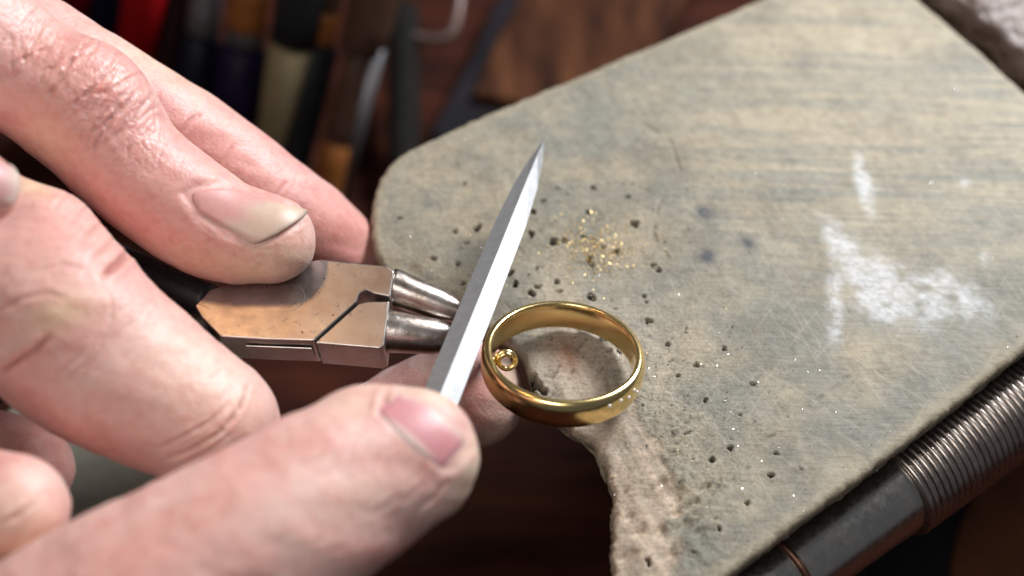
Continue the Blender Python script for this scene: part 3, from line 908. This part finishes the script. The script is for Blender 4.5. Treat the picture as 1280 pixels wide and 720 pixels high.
E = Digit([(-300, 420, 185, 110), (-220, 560, 180, 85), (-110, 622, 158, 78), (16, 636, 152, 70)])
Fd = Digit([(-300, 400, 195, 105), (-180, 520, 196, 84), (-60, 570, 196, 74), (24, 588, 196, 66)])
palm = Digit([(-330, -40, 182, 140), (-380, 120, 186, 190), (-370, 300, 188, 190), (-330, 430, 190, 130)], balls=[(-520, 170, 190, 200, 10.0)])
LH = Hand([A, B, Cd, Dd, E, Fd, palm])

def arc(cx, cy, ang, half, bend, n=5):
    ca, sa = math.cos(ang), math.sin(ang)
    out = []
    for t in np.linspace(-1, 1, n):
        a, b = t * half, bend * (1 - t * t)
        out.append((cx + a * ca - b * sa, cy + a * sa + b * ca))
    return out

creA = []
r2 = np.random.default_rng(3)
for i in range(48):                                    # knuckle folds across the finger
    t = r2.uniform(-1, 1)
    cx = 100 + t * 80 + r2.normal(0, 12); cy = 104 + t * 62 + r2.normal(0, 20)
    creA.append((0, arc(cx, cy, math.radians(128 + r2.normal(0, 13)), r2.uniform(14, 42), r2.normal(5, 5)), r2.uniform(1.3, 2.3), r2.uniform(0.10, 0.25)))
for i in range(14):                                    # finer lines along the shiny end joint
    cx = 175 + r2.normal(0, 24); cy = 185 + r2.normal(0, 22)
    creA.append((0, arc(cx, cy, math.radians(70 + r2.normal(0, 25)), r2.uniform(8, 20), r2.normal(2, 3)), 1.4, r2.uniform(0.06, 0.14)))
for i in range(10):
    cx = 20 + r2.normal(0, 30); cy = 70 + r2.normal(0, 35)
    creA.append((0, arc(cx, cy, math.radians(120 + r2.normal(0, 15)), r2.uniform(15, 40), r2.normal(3, 4)), 1.8, r2.uniform(0.05, 0.14)))
creA += [(0, [(228, 258), (262, 290), (318, 310), (345, 312)], 2.2, 0.10), (0, [(322, 310), (355, 292), (392, 270)], 2.2, 0.14)]
creB = [(1, [(222, 172), (236, 152), (252, 140)], 2.2, 0.25), (1, [(262, 215), (280, 200), (292, 180)], 2.0, 0.18), (1, [(120, 95), (150, 70)], 2.2, 0.16), (1, [(340, 250), (360, 226)], 2.0, 0.14)]
creC = [(2, [(0, 468), (22, 452), (45, 437), (62, 420)], 3.2, 0.55), (2, [(-10, 392), (30, 372), (62, 366), (82, 374)], 3.0, 0.25),
        (2, [(205, 575), (240, 560), (275, 540), (298, 512), (312, 480)], 2.3, 0.40), (2, [(195, 560), (228, 545), (262, 526), (285, 505)], 2.0, 0.28), (2, [(222, 582), (262, 562), (290, 540)], 2.0, 0.20),
        (2, [(100, 470), (125, 440), (140, 400), (138, 370)], 2.2, 0.18), (2, [(85, 475), (105, 455), (120, 425)], 2.0, 0.18), (2, [(60, 480), (95, 450), (110, 430)], 2.2, 0.15),
        (2, [(128, 345), (146, 330), (165, 314), (185, 298)], 4.0, 0.8), (2, [(100, 300), (116, 288), (134, 274), (150, 260)], 3.0, 0.3), (2, [(84, 282), (100, 268), (118, 252), (130, 240)], 2.6, 0.25), (2, [(112, 324), (130, 310), (148, 294), (165, 280)], 2.6, 0.3),
        (2, [(66, 260), (82, 244), (100, 228)], 2.4, 0.2), (2, [(40, 340), (80, 330), (110, 336)], 2.4, 0.16)]
for i in range(16):
    creC.append((2, arc(r2.uniform(60, 290), r2.uniform(380, 560), math.radians(135 + r2.normal(0, 12)), r2.uniform(10, 30), r2.normal(2, 3)), 1.5, r2.uniform(0.04, 0.10)))
creE = [(4, [(0, 655), (20, 645), (40, 630)], 2.6, 0.4)]
RED = (0.62, 0.24, 0.20); PALE = (0.74, 0.60, 0.46); ROSE = (0.66, 0.34, 0.30); YEL = (0.72, 0.58, 0.36)
tintL = [(0, 180, 200, 260, 130, 0.7, (0.68, 0.37, 0.34), 0.6), (1, 260, 190, 260, 120, 0.7, (0.70, 0.37, 0.35), 0.8), (2, 200, 480, 160, 90, 0.6, (0.71, 0.50, 0.45), 0.6), (0, 95, 110, 60, 50, 0.7, ROSE, 0.45), (0, 145, 275, 70, 40, 0.7, RED, 0.5), (0, 225, 310, 80, 26, 0.5, RED, 0.4), (0, 350, 325, 60, 30, 0.0, PALE, 0.75), (0, 285, 335, 70, 18, 0.3, YEL, 0.5),
         (0, 205, 225, 40, 24, 0.8, ROSE, 0.5), (0, 60, 175, 40, 25, 0.6, YEL, 0.35), (0, 130, 112, 14, 8, 0.5, RED, 0.5),
         (1, 300, 200, 90, 50, 0.7, ROSE, 0.5), (1, 420, 300, 50, 50, 0, RED, 0.6), (1, 200, 80, 90, 22, 0.6, PALE, 0.5),
         (2, 75, 392, 42, 22, -0.4, YEL, 0.7), (2, 60, 290, 50, 40, 0.7, ROSE, 0.6), (2, 40, 225, 26, 18, 0.6, YEL, 0.7), (2, 30, 455, 50, 20, -0.6, ROSE, 0.6), (2, 100, 545, 120, 22, 0.55, RED, 0.55), (2, 250, 470, 100, 60, 0.7, PALE, 0.35),
         (4, 40, 690, 60, 24, 0, YEL, 0.6), (4, 30, 640, 40, 40, 0, PALE, 0.4), (5, 40, 560, 60, 60, 0, RED, 0.6)]
wrL = [(0, 110, 110, 100, 70, 0.7, 1.0), (0, 180, 190, 40, 40, 0.7, 0.8), (0, 10, 60, 70, 70, 0.7, 0.7), (2, 80, 380, 80, 60, 0.6, 0.35), (2, 260, 530, 60, 60, 0, 0.35)]
nailA = dict(digit=0, quad=[(226, 252), (262, 226), (322, 309), (394, 264)], outline=[(224, 240), (240, 229), (275, 224), (335, 238), (394, 264), (322, 309), (280, 296), (240, 268)],
             fold=lambda x, y: sstep(370, 300, x) * 0.9, pink=(0.62, 0.33, 0.31), pale=(0.60, 0.46, 0.37), free=0.62, dirt=0.4, lift=0.2, round=(0.22, 0.06))
nailD = dict(digit=3, quad=[(-48, 252), (-40, 196), (20, 258), (27, 205)], outline=[(-45, 200), (-10, 190), (26, 204), (24, 240), (10, 258), (-45, 255)],
             fold=lambda x, y: x * 0 + 0.3, pink=(0.62, 0.36, 0.36), pale=(0.70, 0.60, 0.52), free=0.9, dirt=0.3, lift=0.1)
left_hand = build_hand(LH, 0.66, D(-380, 200, 190), 'left hand coming from the left, gripping pliers with two fingers and thumb',
                       creA + creB + creC + creE, tintL, wrL, [nailA, nailD], (0.69, 0.425, 0.385))

# right hand: thumb on top of the file, index finger below it
T = Digit([(-160, 960, 146, 170), (-40, 890, 145, 152), (90, 810, 145, 140), (220, 730, 146, 128), (330, 668, 149, 118), (425, 612, 153, 108), (502, 578, 157, 86)],
          balls=[(452, 532, 156, 46, 3.5), (514, 570, 155, 75, 4.0)])
I = Digit([(-140, 900, 176, 150), (60, 830, 184, 110), (220, 740, 190, 92), (350, 650, 194, 82), (450, 572, 196, 74), (530, 514, 196, 70), (590, 494, 194, 67)])
palmR = Digit([(-300, 1010, 160, 190), (-180, 1000, 160, 190), (-60, 1000, 166, 150)])
RH = Hand([T, I, palmR])
tintR = [(0, 385, 555, 26, 18, 0, RED, 0.35), (0, 300, 600, 120, 30, -0.55, ROSE, 0.4), (0, 590, 590, 22, 60, 0.3, PALE, 0.7), (0, 545, 492, 60, 12, 0.3, PALE, 0.7), (0, 450, 500, 50, 20, -0.3, PALE, 0.4), (0, 150, 720, 120, 60, -0.5, ROSE, 0.45),
         (0, 440, 620, 60, 40, -0.5, (0.74, 0.56, 0.48), 0.5), (1, 600, 500, 40, 50, 0.4, RED, 0.45), (1, 640, 470, 20, 50, 0.3, PALE, 0.8), (1, 615, 550, 50, 16, -0.3, PALE, 0.7)]
creR = [(0, [(485, 487), (480, 500), (476, 516)], 3.5, 0.9), (0, [(520, 640), (545, 620), (560, 600)], 2.5, 0.25), (0, [(500, 630), (528, 606)], 2.5, 0.2), (0, [(480, 640), (500, 615)], 2.5, 0.18)]
for i in range(26):
    creR.append((0, arc(r2.uniform(330, 550), r2.uniform(550, 700), math.radians(125 + r2.normal(0, 15)), r2.uniform(12, 30), r2.normal(2, 3)), 2.0, r2.uniform(0.06, 0.14)))
nailT = dict(digit=0, quad=[(468, 516), (552, 592), (500, 483), (588, 548)], outline=[(474, 520), (480, 500), (506, 487), (550, 500), (585, 535), (590, 562), (572, 588), (556, 592), (515, 552)],
             fold=lambda x, y: x * 0 + 0.8, pink=(0.58, 0.265, 0.285), pale=(0.70, 0.54, 0.48), free=0.98, dirt=0.0, lift=0.0, lunula=0.8, round=(0.10, 0.10))
right_hand = build_hand(RH, 0.72, D(-300, 1010, 160), 'right hand at the bottom left, thumb pressing the needle file', creR, tintR,
                        [(0, 440, 600, 80, 50, -0.5, 0.35)], [nailT], (0.71, 0.46, 0.42))

# ------------------------------------------------------------------ gold ring
RC = D(703, 449, 183.0)
zc = 4.9
RC = G(703.5, 452, zc)
tilt = math.radians(4)
img_up = CU * math.cos(tilt) + CR * math.sin(tilt)
RN = unit(-CF * 0.615 + img_up * 0.789)
RU = unit(CR - RN * np.dot(CR, RN)); RV = np.cross(RN, RU)
R_IN, R_TH, R_W = 9.75, 1.55, 2.25
def ring_mesh():
    nu, ns = 220, 36
    V = []
    for i in range(nu):
        a = 2 * math.pi * i / nu
        rad = RU * math.cos(a) + RV * math.sin(a)
        for j in range(ns):
            b = 2 * math.pi * j / ns
            c, s_ = math.cos(b), math.sin(b)
            h = R_W * np.sign(s_) * abs(s_) ** 0.72
            if c >= 0: rr = R_IN + 0.55 + (R_TH - 0.55) * abs(c) ** 0.9
            else: rr = R_IN + 0.55 - 0.55 * abs(c) ** 0.55
            V.append(RC + rad * rr + RN * h)
    Fc = [(i * ns + j, ((i + 1) % nu) * ns + j, ((i + 1) % nu) * ns + (j + 1) % ns, i * ns + (j + 1) % ns) for i in range(nu) for j in range(ns)]
    return np.array(V), Fc
ring = empty('ring', RC, 'polished yellow gold ring held at the notch of the bench pin', 'ring')
RVt, RF = ring_mesh()
mk('band', RVt, RF, M['gold'], ring)
# little wire curl inside the band
cc = D(633, 451, 181.5)
ax_a, ax_b = CR * 0.98 + CF * 0.2, CU * 0.95 - CF * 0.3
pts = []
for t in np.linspace(0, 1, 60):
    an = math.radians(200) - t * 2 * math.pi * 1.45
    rr = 1.45 - 0.55 * t
    pts.append(cc + (ax_a * math.cos(an) + ax_b * math.sin(an)) * rr - CF * t * 0.5)
tail = [D(606, 452, 184), D(614, 446, 182.5)]
V, Fc = loft(np.vstack([tail, pts]), [0.36] * 62, 12)
mk('wire_curl', V, Fc, M['gold'], ring)
# small flush-set stones on the outside
pxr, pyr, dpr = proj(RVt)
for (a, b) in [(778, 501), (787, 496), (797, 490), (763, 508), (793, 488)]:
    kk = np.argsort(np.hypot(pxr - a, pyr - b) + (dpr - dpr.min()) * 2)[0]
    p = RVt[kk]; rad = p - RC; rad = rad - RN * (rad @ RN); n = unit(rad)
    u_ = RN; v_ = np.cross(n, u_)
    V = [p + n * 0.22]; 
    for k in range(8): an = k * math.pi / 4; V.append(p + n * 0.12 + 0.22 * (u_ * math.cos(an) + v_ * math.sin(an)))
    for k in range(8): an = k * math.pi / 4; V.append(p - n * 0.2 + 0.32 * (u_ * math.cos(an) + v_ * math.sin(an)))
    Fc = [(0, 1 + k, 1 + (k + 1) % 8) for k in range(8)] + [(1 + k, 9 + k, 9 + (k + 1) % 8, 1 + (k + 1) % 8) for k in range(8)]
    mk('stone', V, Fc, M['stone'], ring, smooth=False)

# ------------------------------------------------------------------ pliers
PX = unit(D(560, 404, 181) - D(300, 394, 181.5))
p0 = G(390, 385, 11.5)
PN = unit(np.array([0.02, -0.22, 1.0])); PN = unit(PN - PX * np.dot(PN, PX))
PY = np.cross(PN, PX)
TH = 6.8
def plate(pixels, z0, z1, inset=0.0):
    top = np.array([PL(a, b, p0, PN) for a, b in pixels])
    n = len(top)
    V = np.vstack([top + PN * z1, top + PN * z0])
    Fc = [tuple(range(n)), tuple(range(2 * n - 1, n - 1, -1))] + [(i, i + n, (i + 1) % n + n, (i + 1) % n) for i in range(n)]
    return V, Fc
pl = empty('pliers', G(390, 385, 4), 'worn coppery steel round-nose pliers held between the fingers', 'pliers')
def body(name, pixels, z0, z1, m, parent, w=0.45, seg=3):
    V, Fc = plate(pixels, z0, z1)
    o = mk(name, V, Fc, m, parent, smooth=False)
    bm = bmesh.new(); bm.from_mesh(o.data); bmesh.ops.recalc_face_normals(bm, faces=bm.faces); bm.to_mesh(o.data); bm.free()
    add_bevel(o, w, seg)
    return o
bu = body('joint_half', [(243, 382), (262, 362), (330, 338), (400, 324), (484, 332), (493, 339), (488, 371), (468, 367), (458, 362), (449, 367), (446, 377), (392, 426), (330, 424), (276, 421), (252, 397)], -TH, 0, M['pliers'], pl, 0.22)
bl = body('joint_half', [(448.5, 378.5), (460, 376), (487, 376), (480, 432), (474, 435), (396, 428.5), (393.6, 427.2)], -TH, -0.12, M['pliers'], pl, 0.22)
lap = body('lap_plate', [(304, 424.2), (388, 427.6), (388, 429.2), (304, 426.0)], -TH + 1.6, -1.7, M['pliers'], pl, 0.15, 2)
# round jaws
def jaw(p_a, p_b, r_a, r_b):
    d = p_b - p_a
    tab = [(-0.02, r_a * 0.8), (0, r_a * 1.0), (0.05, r_a * 1.02), (0.3, r_a * 0.93), (0.6, r_a * 0.75 + r_b * 0.2), (0.9, r_b * 1.1), (0.97, r_b * 0.95), (1.0, r_b * 0.55)]
    V, Fc = prof(p_a, p_b, tab, seg=36)
    V = np.array(V)
    w = fbm(V[:, 0] * 0.8 + V[:, 2], V[:, 1] * 0.8, 3) - 0.5
    V = V + PN * (w * 0.25)[:, None]
    return mk('jaw', V, Fc, M['jaw'], pl)
jc = p0 - PN * 3.2
jaw(PL(487, 358, jc, PN) , PL(592, 397, jc - PN * 1.6, PN), 2.7, 1.3)
jaw(PL(478, 413, jc, PN) , PL(588, 426, jc - PN * 1.6, PN), 2.95, 1.35)
# pivot stamp, rivet and handles
V, Fc = [], []
cst = PL(362, 372, p0, PN) + PN * 0.0
for i in range(40):
    a = 2 * math.pi * i / 40
    for rr, hh in ((1.85, -0.05), (2.0, 0.045), (2.15, -0.05)):
        V.append(cst + (PX * math.cos(a) + PY * math.sin(a)) * rr + PN * hh)
for i in range(40):
    j = (i + 1) % 40
    for k in range(2): Fc.append((i * 3 + k, j * 3 + k, j * 3 + k + 1, i * 3 + k + 1))
mk('stamp_ring', V, Fc, M['pliers'], pl)
for sgn, pts in ((1, [(262, 378), (215, 362), (140, 330), (40, 300), (-120, 280)]), (-1, [(266, 408), (220, 420), (150, 440), (50, 470), (-120, 480)])):
    P = [PL(a, b, p0 - PN * 3.4 - PN * (262 - a) * 0.012, PN) for a, b in pts]
    sp = spline(np.array(P), 8)
    V, Fc = loft(sp, np.linspace(2.6, 3.6, len(sp)), 20)
    mk('handle', V, Fc, M['black_grip'], pl)

# ------------------------------------------------------------------ needle file
ft = G(681, 174, 9.0); fb = G(557, 482, 13.0)
FX = unit(ft - fb); L = np.linalg.norm(ft - fb)
FZ = unit(-CF * 0.62 + np.array([0.06, 0, 0.75])); FZ = unit(FZ - FX * (FZ @ FX)); FY = np.cross(FZ, FX)
file_ob = empty('needle_file', fb - FX * 5, 'slim silver needle file with pointed tip laid over the pliers jaws', 'file')
def file_blade():
    st = [(-14, 1.0), (0, 1.0), (L * 0.30, 0.99), (L * 0.62, 0.93), (L * 0.78, 0.74), (L * 0.90, 0.42), (L * 0.97, 0.15), (L, 0.02)]
    sec = [(-2.35, -0.15), (-2.35, 0.12), (-0.10, 1.34), (0.10, 1.34), (2.35, 0.12), (2.35, -0.15), (1.2, -1.1), (-1.2, -1.1)]
    V = []; n = len(sec)
    for s_, k in st:
        c = fb + FX * s_
        for y_, z_ in sec: V.append(c + FY * y_ * k + FZ * z_ * (0.35 + 0.65 * k if k > 0.05 else 0.05))
    Fc = [tuple(range(n))[::-1], tuple((len(st) - 1) * n + k for k in range(n))]
    for i in range(len(st) - 1):
        for k in range(n): Fc.append((i * n + k, i * n + (k + 1) % n, (i + 1) * n + (k + 1) % n, (i + 1) * n + k))
    o = mk('blade', V, Fc, M['steel_file'], file_ob, smooth=False)
    bm = bmesh.new(); bm.from_mesh(o.data); bmesh.ops.recalc_face_normals(bm, faces=bm.faces); bm.to_mesh(o.data); bm.free()
    return o
file_blade()
V, Fc = prof(fb - FX * 14, fb - FX * 26, [(0, 1.4), (0.02, 1.9), (0.5, 1.9), (0.98, 1.9), (1, 1.5)], seg=20)
mk('tang', V, Fc, M['steel_file'], file_ob)

# ------------------------------------------------------------------ flexible-shaft handpiece under the pin edge
hz = -15.0
h0 = G(880, 790, hz); h1 = G(1112, 612, hz); h2 = G(1420, 396, hz)
hp = empty('handpiece', h1, 'chrome handpiece with ribbed spring sleeve lying under the pin edge', 'handpiece')
hd = unit(h1 - h0)
Lh = np.linalg.norm(h1 - h0)
V, Fc = prof(h0, h1 + hd * 4, [(0, 5.4), (0.30, 5.6), (0.405, 6.1), (0.41, 6.1), (0.75, 6.6), (0.93, 7.0), (1, 7.0)], seg=64)
mk('sleeve', V, Fc, M['chrome'], hp)
tb = 0.385 * Lh
V, Fc = prof(h0 + hd * tb, h0 + hd * (tb + 1.1), [(0, 6.0), (0.25, 6.45), (0.75, 6.5), (1, 6.1)], seg=48)
mk('seam_ring', V, Fc, M['copper'], hp)
pts = []; turns = 44; pitch = 1.18
sd_ = unit(h2 - h1); fa, fb_ = frame_for(sd_)
for i in range(turns * 32):
    a = 2 * math.pi * i / 32
    pts.append(h1 + sd_ * (i / 32 * pitch) + (fa * math.cos(a) + fb_ * math.sin(a)) * 7.35)
V, Fc = loft(pts, [0.56] * len(pts), 8)
mk('spring', V, Fc, M['spring'], hp)
V, Fc = prof(h1 + sd_ * -0.5, h1 + sd_ * turns * pitch, [(0, 6.9), (1, 6.9)], seg=40)
mk('spring_core', V, Fc, M['black_grip'], hp)

# ------------------------------------------------------------------ things on the bench behind
def strap(name, pix, z, width, thick, m, label, cat):
    c = spline(np.array([G(a, b, z + dz) for a, b, dz in pix]), 10)
    t = np.gradient(c, axis=0); V = []
    for i in range(len(c)):
        d = unit(t[i]); s_ = unit(np.cross(d, [0, 0, 1.0])); up = np.cross(s_, d)
        for a, b in ((-1, -1), (1, -1), (1, 1), (-1, 1)): V.append(c[i] + s_ * a * width / 2 + up * b * thick / 2)
    Fc = [(0, 1, 2, 3)[::-1], tuple(4 * (len(c) - 1) + k for k in range(4))]
    for i in range(len(c) - 1):
        for k in range(4): Fc.append((4 * i + k, 4 * i + (k + 1) % 4, 4 * i + 4 + (k + 1) % 4, 4 * i + 4 + k))
    o = mk(name, V, Fc, m, smooth=False, label=label, cat=cat, base=c[0])
    add_bevel(o, min(thick, 2) * 0.4, 2)
    return o

strap('wooden_board', [(830, -140, 0), (770, -20, 0), (725, 60, 0), (690, 150, 0)], BZ + 6, 40, 8, M['board'], 'reddish brown board lying behind the upper edge of the pin', 'board')
strap('leather_strap', [(760, -90, 0), (690, 0, 0), (650, 90, 0), (600, 190, 0)], BZ + 5, 26, 4, M['black_leather'], 'black leather strap lying beside the reddish brown board', 'strap')
strap('leather_strap', [(1130, 560, 0), (1185, 610, 0), (1150, 690, 0), (1090, 780, 0)], BZ + 4, 34, 5, M['black_leather'], 'black leather strap below the handpiece at lower right', 'strap')
strap('leather_strap', [(1330, 590, 0), (1262, 640, 0), (1236, 700, 0), (1230, 780, 0)], BZ + 10, 13, 3, M['brown_leather'], 'narrow brown leather strap curling in the lower right corner', 'strap')
strap('leather_strap', [(1360, 640, 0), (1310, 690, 0), (1290, 760, 0)], BZ + 7, 24, 4, M['black_leather'], 'black leather strap cut off by the lower right corner', 'strap')
strap('felt_pad', [(20, 520, 0), (130, 600, 0), (330, 740, 0)], BZ + 40, 44, 6, M['grey_felt'], 'grey felt pad glimpsed between the two hands at lower left', 'pad')
V, Fc = loft(spline(np.array([D(500, 20, 330), D(512, 42, 326), D(540, 50, 322), (D(562, 44, 320)), D(572, 20, 320), D(578, -30, 322)]), 8), [1.2] * 41, 10)
mk('bent_wire', V, Fc, simple('dull_wire', [(0.3, (0.20, 0.15, 0.14)), (0.7, (0.30, 0.22, 0.20))], 300, 0.4, 0.6), label='thin bent wire hook beside the row of tools', cat='wire', base=D(540, 50, 322))

def plain(name, col, rough=0.45, metal=0.0):
    return simple(name, [(0.3, tuple(c * 0.35 for c in col)), (0.7, tuple(c * 0.5 for c in col))], 120, rough, metal, bstr=0.08, spec=0.15)
TC = dict(crimson=plain('crimson_handle', (0.22, 0.006, 0.02)), navy=plain('navy_handle', (0.012, 0.014, 0.045)), red=plain('red_handle', (0.55, 0.008, 0.012)),
          maroon=plain('maroon_handle', (0.045, 0.014, 0.016)), ink=plain('ink_handle', (0.012, 0.018, 0.035)), violet=plain('violet_handle', (0.020, 0.012, 0.060)),
          ivory=plain('ivory_handle', (0.46, 0.38, 0.22)), slate=plain('slate_handle', (0.030, 0.032, 0.036)), umber=plain('umber_ferrule', (0.16, 0.085, 0.06)),
          steel=plain('tool_steel', (0.42, 0.42, 0.45), 0.45, 0.7), orange=plain('orange_handle', (0.52, 0.19, 0.05)), olive=plain('olive_rod', (0.022, 0.021, 0.018), 0.95))
def tool(top, bot, sections, label, kind='bench_tool', cat='tool', r=5.0):
    """A hand tool leaning with its lower end on the bench; sections (t0, t1, r0, r1, material, part name)."""
    pt = D(*top); pb = G(bot[0], bot[1], BZ + r)
    t = empty(kind, pb, label, cat, 'tools leaning behind the left hand')
    for (a, b, r0, r1, mt, nm) in sections:
        qa, qb = pt + (pb - pt) * a, pt + (pb - pt) * b
        r0 *= 0.86; r1 *= 0.86
        V, Fc = prof(qa, qb, [(0, r0 * 0.8), (0.03, r0), (0.35, r0 * 0.7 + r1 * 0.3), (0.7, r0 * 0.25 + r1 * 0.75), (0.97, r1), (1, r1 * 0.8)], seg=24)
        mk(nm, V, Fc, TC[mt], t)
    return t
tool((96, -60, 285), (60, 160), [(0, 1, 6, 6, 'crimson', 'handle')], 'crimson handled tool, leftmost of the row behind the hand')
tool((140, -60, 290), (112, 170), [(0, 1, 4.6, 4.6, 'navy', 'handle')], 'navy handled tool between the crimson and bright red handles')
tool((190, -60, 285), (150, 190), [(0, 1, 5.6, 5.2, 'red', 'handle')], 'bright red handled tool in the row behind the left hand')
tool((228, -60, 295), (190, 220), [(0, 1, 4.0, 4.0, 'maroon', 'handle')], 'dark maroon handled tool just right of the bright red handle')
tool((266, -60, 290), (225, 240), [(0, 0.33, 4.2, 4.2, 'steel', 'ferrule'), (0.33, 1, 5.2, 5.0, 'ink', 'handle')], 'blue black handle with a steel ferrule, left of the violet one')
tool((320, -60, 285), (280, 250), [(0, 0.36, 4.4, 4.6, 'steel', 'ferrule'), (0.1, 0.30, 4.8, 4.8, 'orange', 'collar'), (0.36, 1, 6.4, 6.0, 'violet', 'handle')], 'dark violet handle with a steel and orange ferrule')
tool((388, -60, 280), (322, 260), [(0, 0.34, 6.4, 5.6, 'slate', 'cap'), (0.34, 1, 5.6, 3.0, 'ivory', 'handle')], 'tapered ivory handle with a dark cap')
tool((424, -60, 288), (350, 260), [(0, 0.28, 3.6, 3.6, 'umber', 'ferrule'), (0.22, 0.34, 3.9, 3.9, 'orange', 'collar'), (0.34, 1, 5.6, 5.0, 'slate', 'handle')], 'slate grey handle with a copper coloured collar')
t9 = tool((484, -60, 282), (400, 268), [(0, 0.36, 6.2, 6.0, 'umber', 'handle'), (0.36, 0.75, 3.6, 3.8, 'umber', 'shaft'), (0.70, 1, 4.0, 4.4, 'orange', 'tip')], 'brown handled tool with a flat steel side and orange tip')
V, Fc = prof(D(474, 60, 289), G(420, 262, BZ + 5), [(0, 1.6), (1, 1.9)], seg=12)
mk('steel_edge', V, Fc, TC['steel'], t9)
tool((505, 10, 330), (505, 250), [(0, 1, 4.5, 4.5, 'olive', 'rod')], 'dull olive grey rod, rightmost of the leaning tools', 'metal_rod', 'rod')

# ------------------------------------------------------------------ filings
def chips(name, pts, sizes, m, label):
    V = []; Fc = []
    for p, s_ in zip(pts, sizes):
        q = rng.normal(size=(4, 3)); q /= np.linalg.norm(q, axis=1)[:, None]
        n = len(V)
        V += list(np.asarray(p) + q * s_)
        Fc += [(n, n + 1, n + 2), (n, n + 2, n + 3), (n, n + 3, n + 1), (n + 1, n + 3, n + 2)]
    o = mk(name, V, Fc, m, smooth=False, kind='stuff', label=label, cat='filings')
    return o
vz = np.empty(len(pin.data.vertices) * 3); pin.data.vertices.foreach_get('co', vz); vz = vz.reshape(-1, 3) / S
cell = {}
for x_, y_, z_ in vz[::1]:
    k_ = (int(x_ // 0.6), int(y_ // 0.6))
    if z_ > cell.get(k_, -99): cell[k_] = z_
def on_pin(px, py):
    g = G(px, py, 0)
    z = cell.get((int(g[0] // 0.6), int(g[1] // 0.6)))
    return None if z is None or z < -2.2 else np.array([g[0], g[1], z + 0.03])
gp, gs = [], []
for _ in range(1900):
    q = on_pin(rng.normal(742, 30), rng.normal(308, 20))
    if q is not None: gp.append(q); gs.append(0.08 + 0.14 * rng.random() ** 2)
for _ in range(1100):
    q = on_pin(rng.uniform(480, 960), rng.uniform(180, 640))
    if q is not None: gp.append(q); gs.append(rng.uniform(0.04, 0.12))
hp_px = np.column_stack([rng.uniform(20, 390, 60), rng.uniform(190, 420, 60)])
Hh = LH.hit(hp_px[:, 0], hp_px[:, 1])
for q, ok in zip(Hh, np.abs(LH.sdf(Hh)) < 0.2):
    if ok: gp.append(q - CF * 0.1); gs.append(rng.uniform(0.05, 0.11))
chips('gold_filings', gp, gs, M['gold_dust'], 'gold filings scattered over the pin and the fingers')
sp_, ss = [], []
for _ in range(1800):
    q = on_pin(rng.uniform(480, 1280), rng.uniform(20, 700)) if _ % 2 else on_pin(rng.normal(900, 110), rng.normal(520, 90))
    if q is not None: sp_.append(q); ss.append(0.05 + 0.13 * rng.random() ** 3)
for a, b in [(891, 223), (1246, 105), (1206, 287), (1110, 319), (1049, 231), (1228, 250), (1012, 484), (1042, 494)]:
    q = on_pin(a, b)
    if q is not None: sp_.append(q + np.array([0, 0, 0.1])); ss.append(0.2)
chips('silver_filings', sp_, ss, M['silver_dust'], 'fine silvery filings glinting across the grey pin')
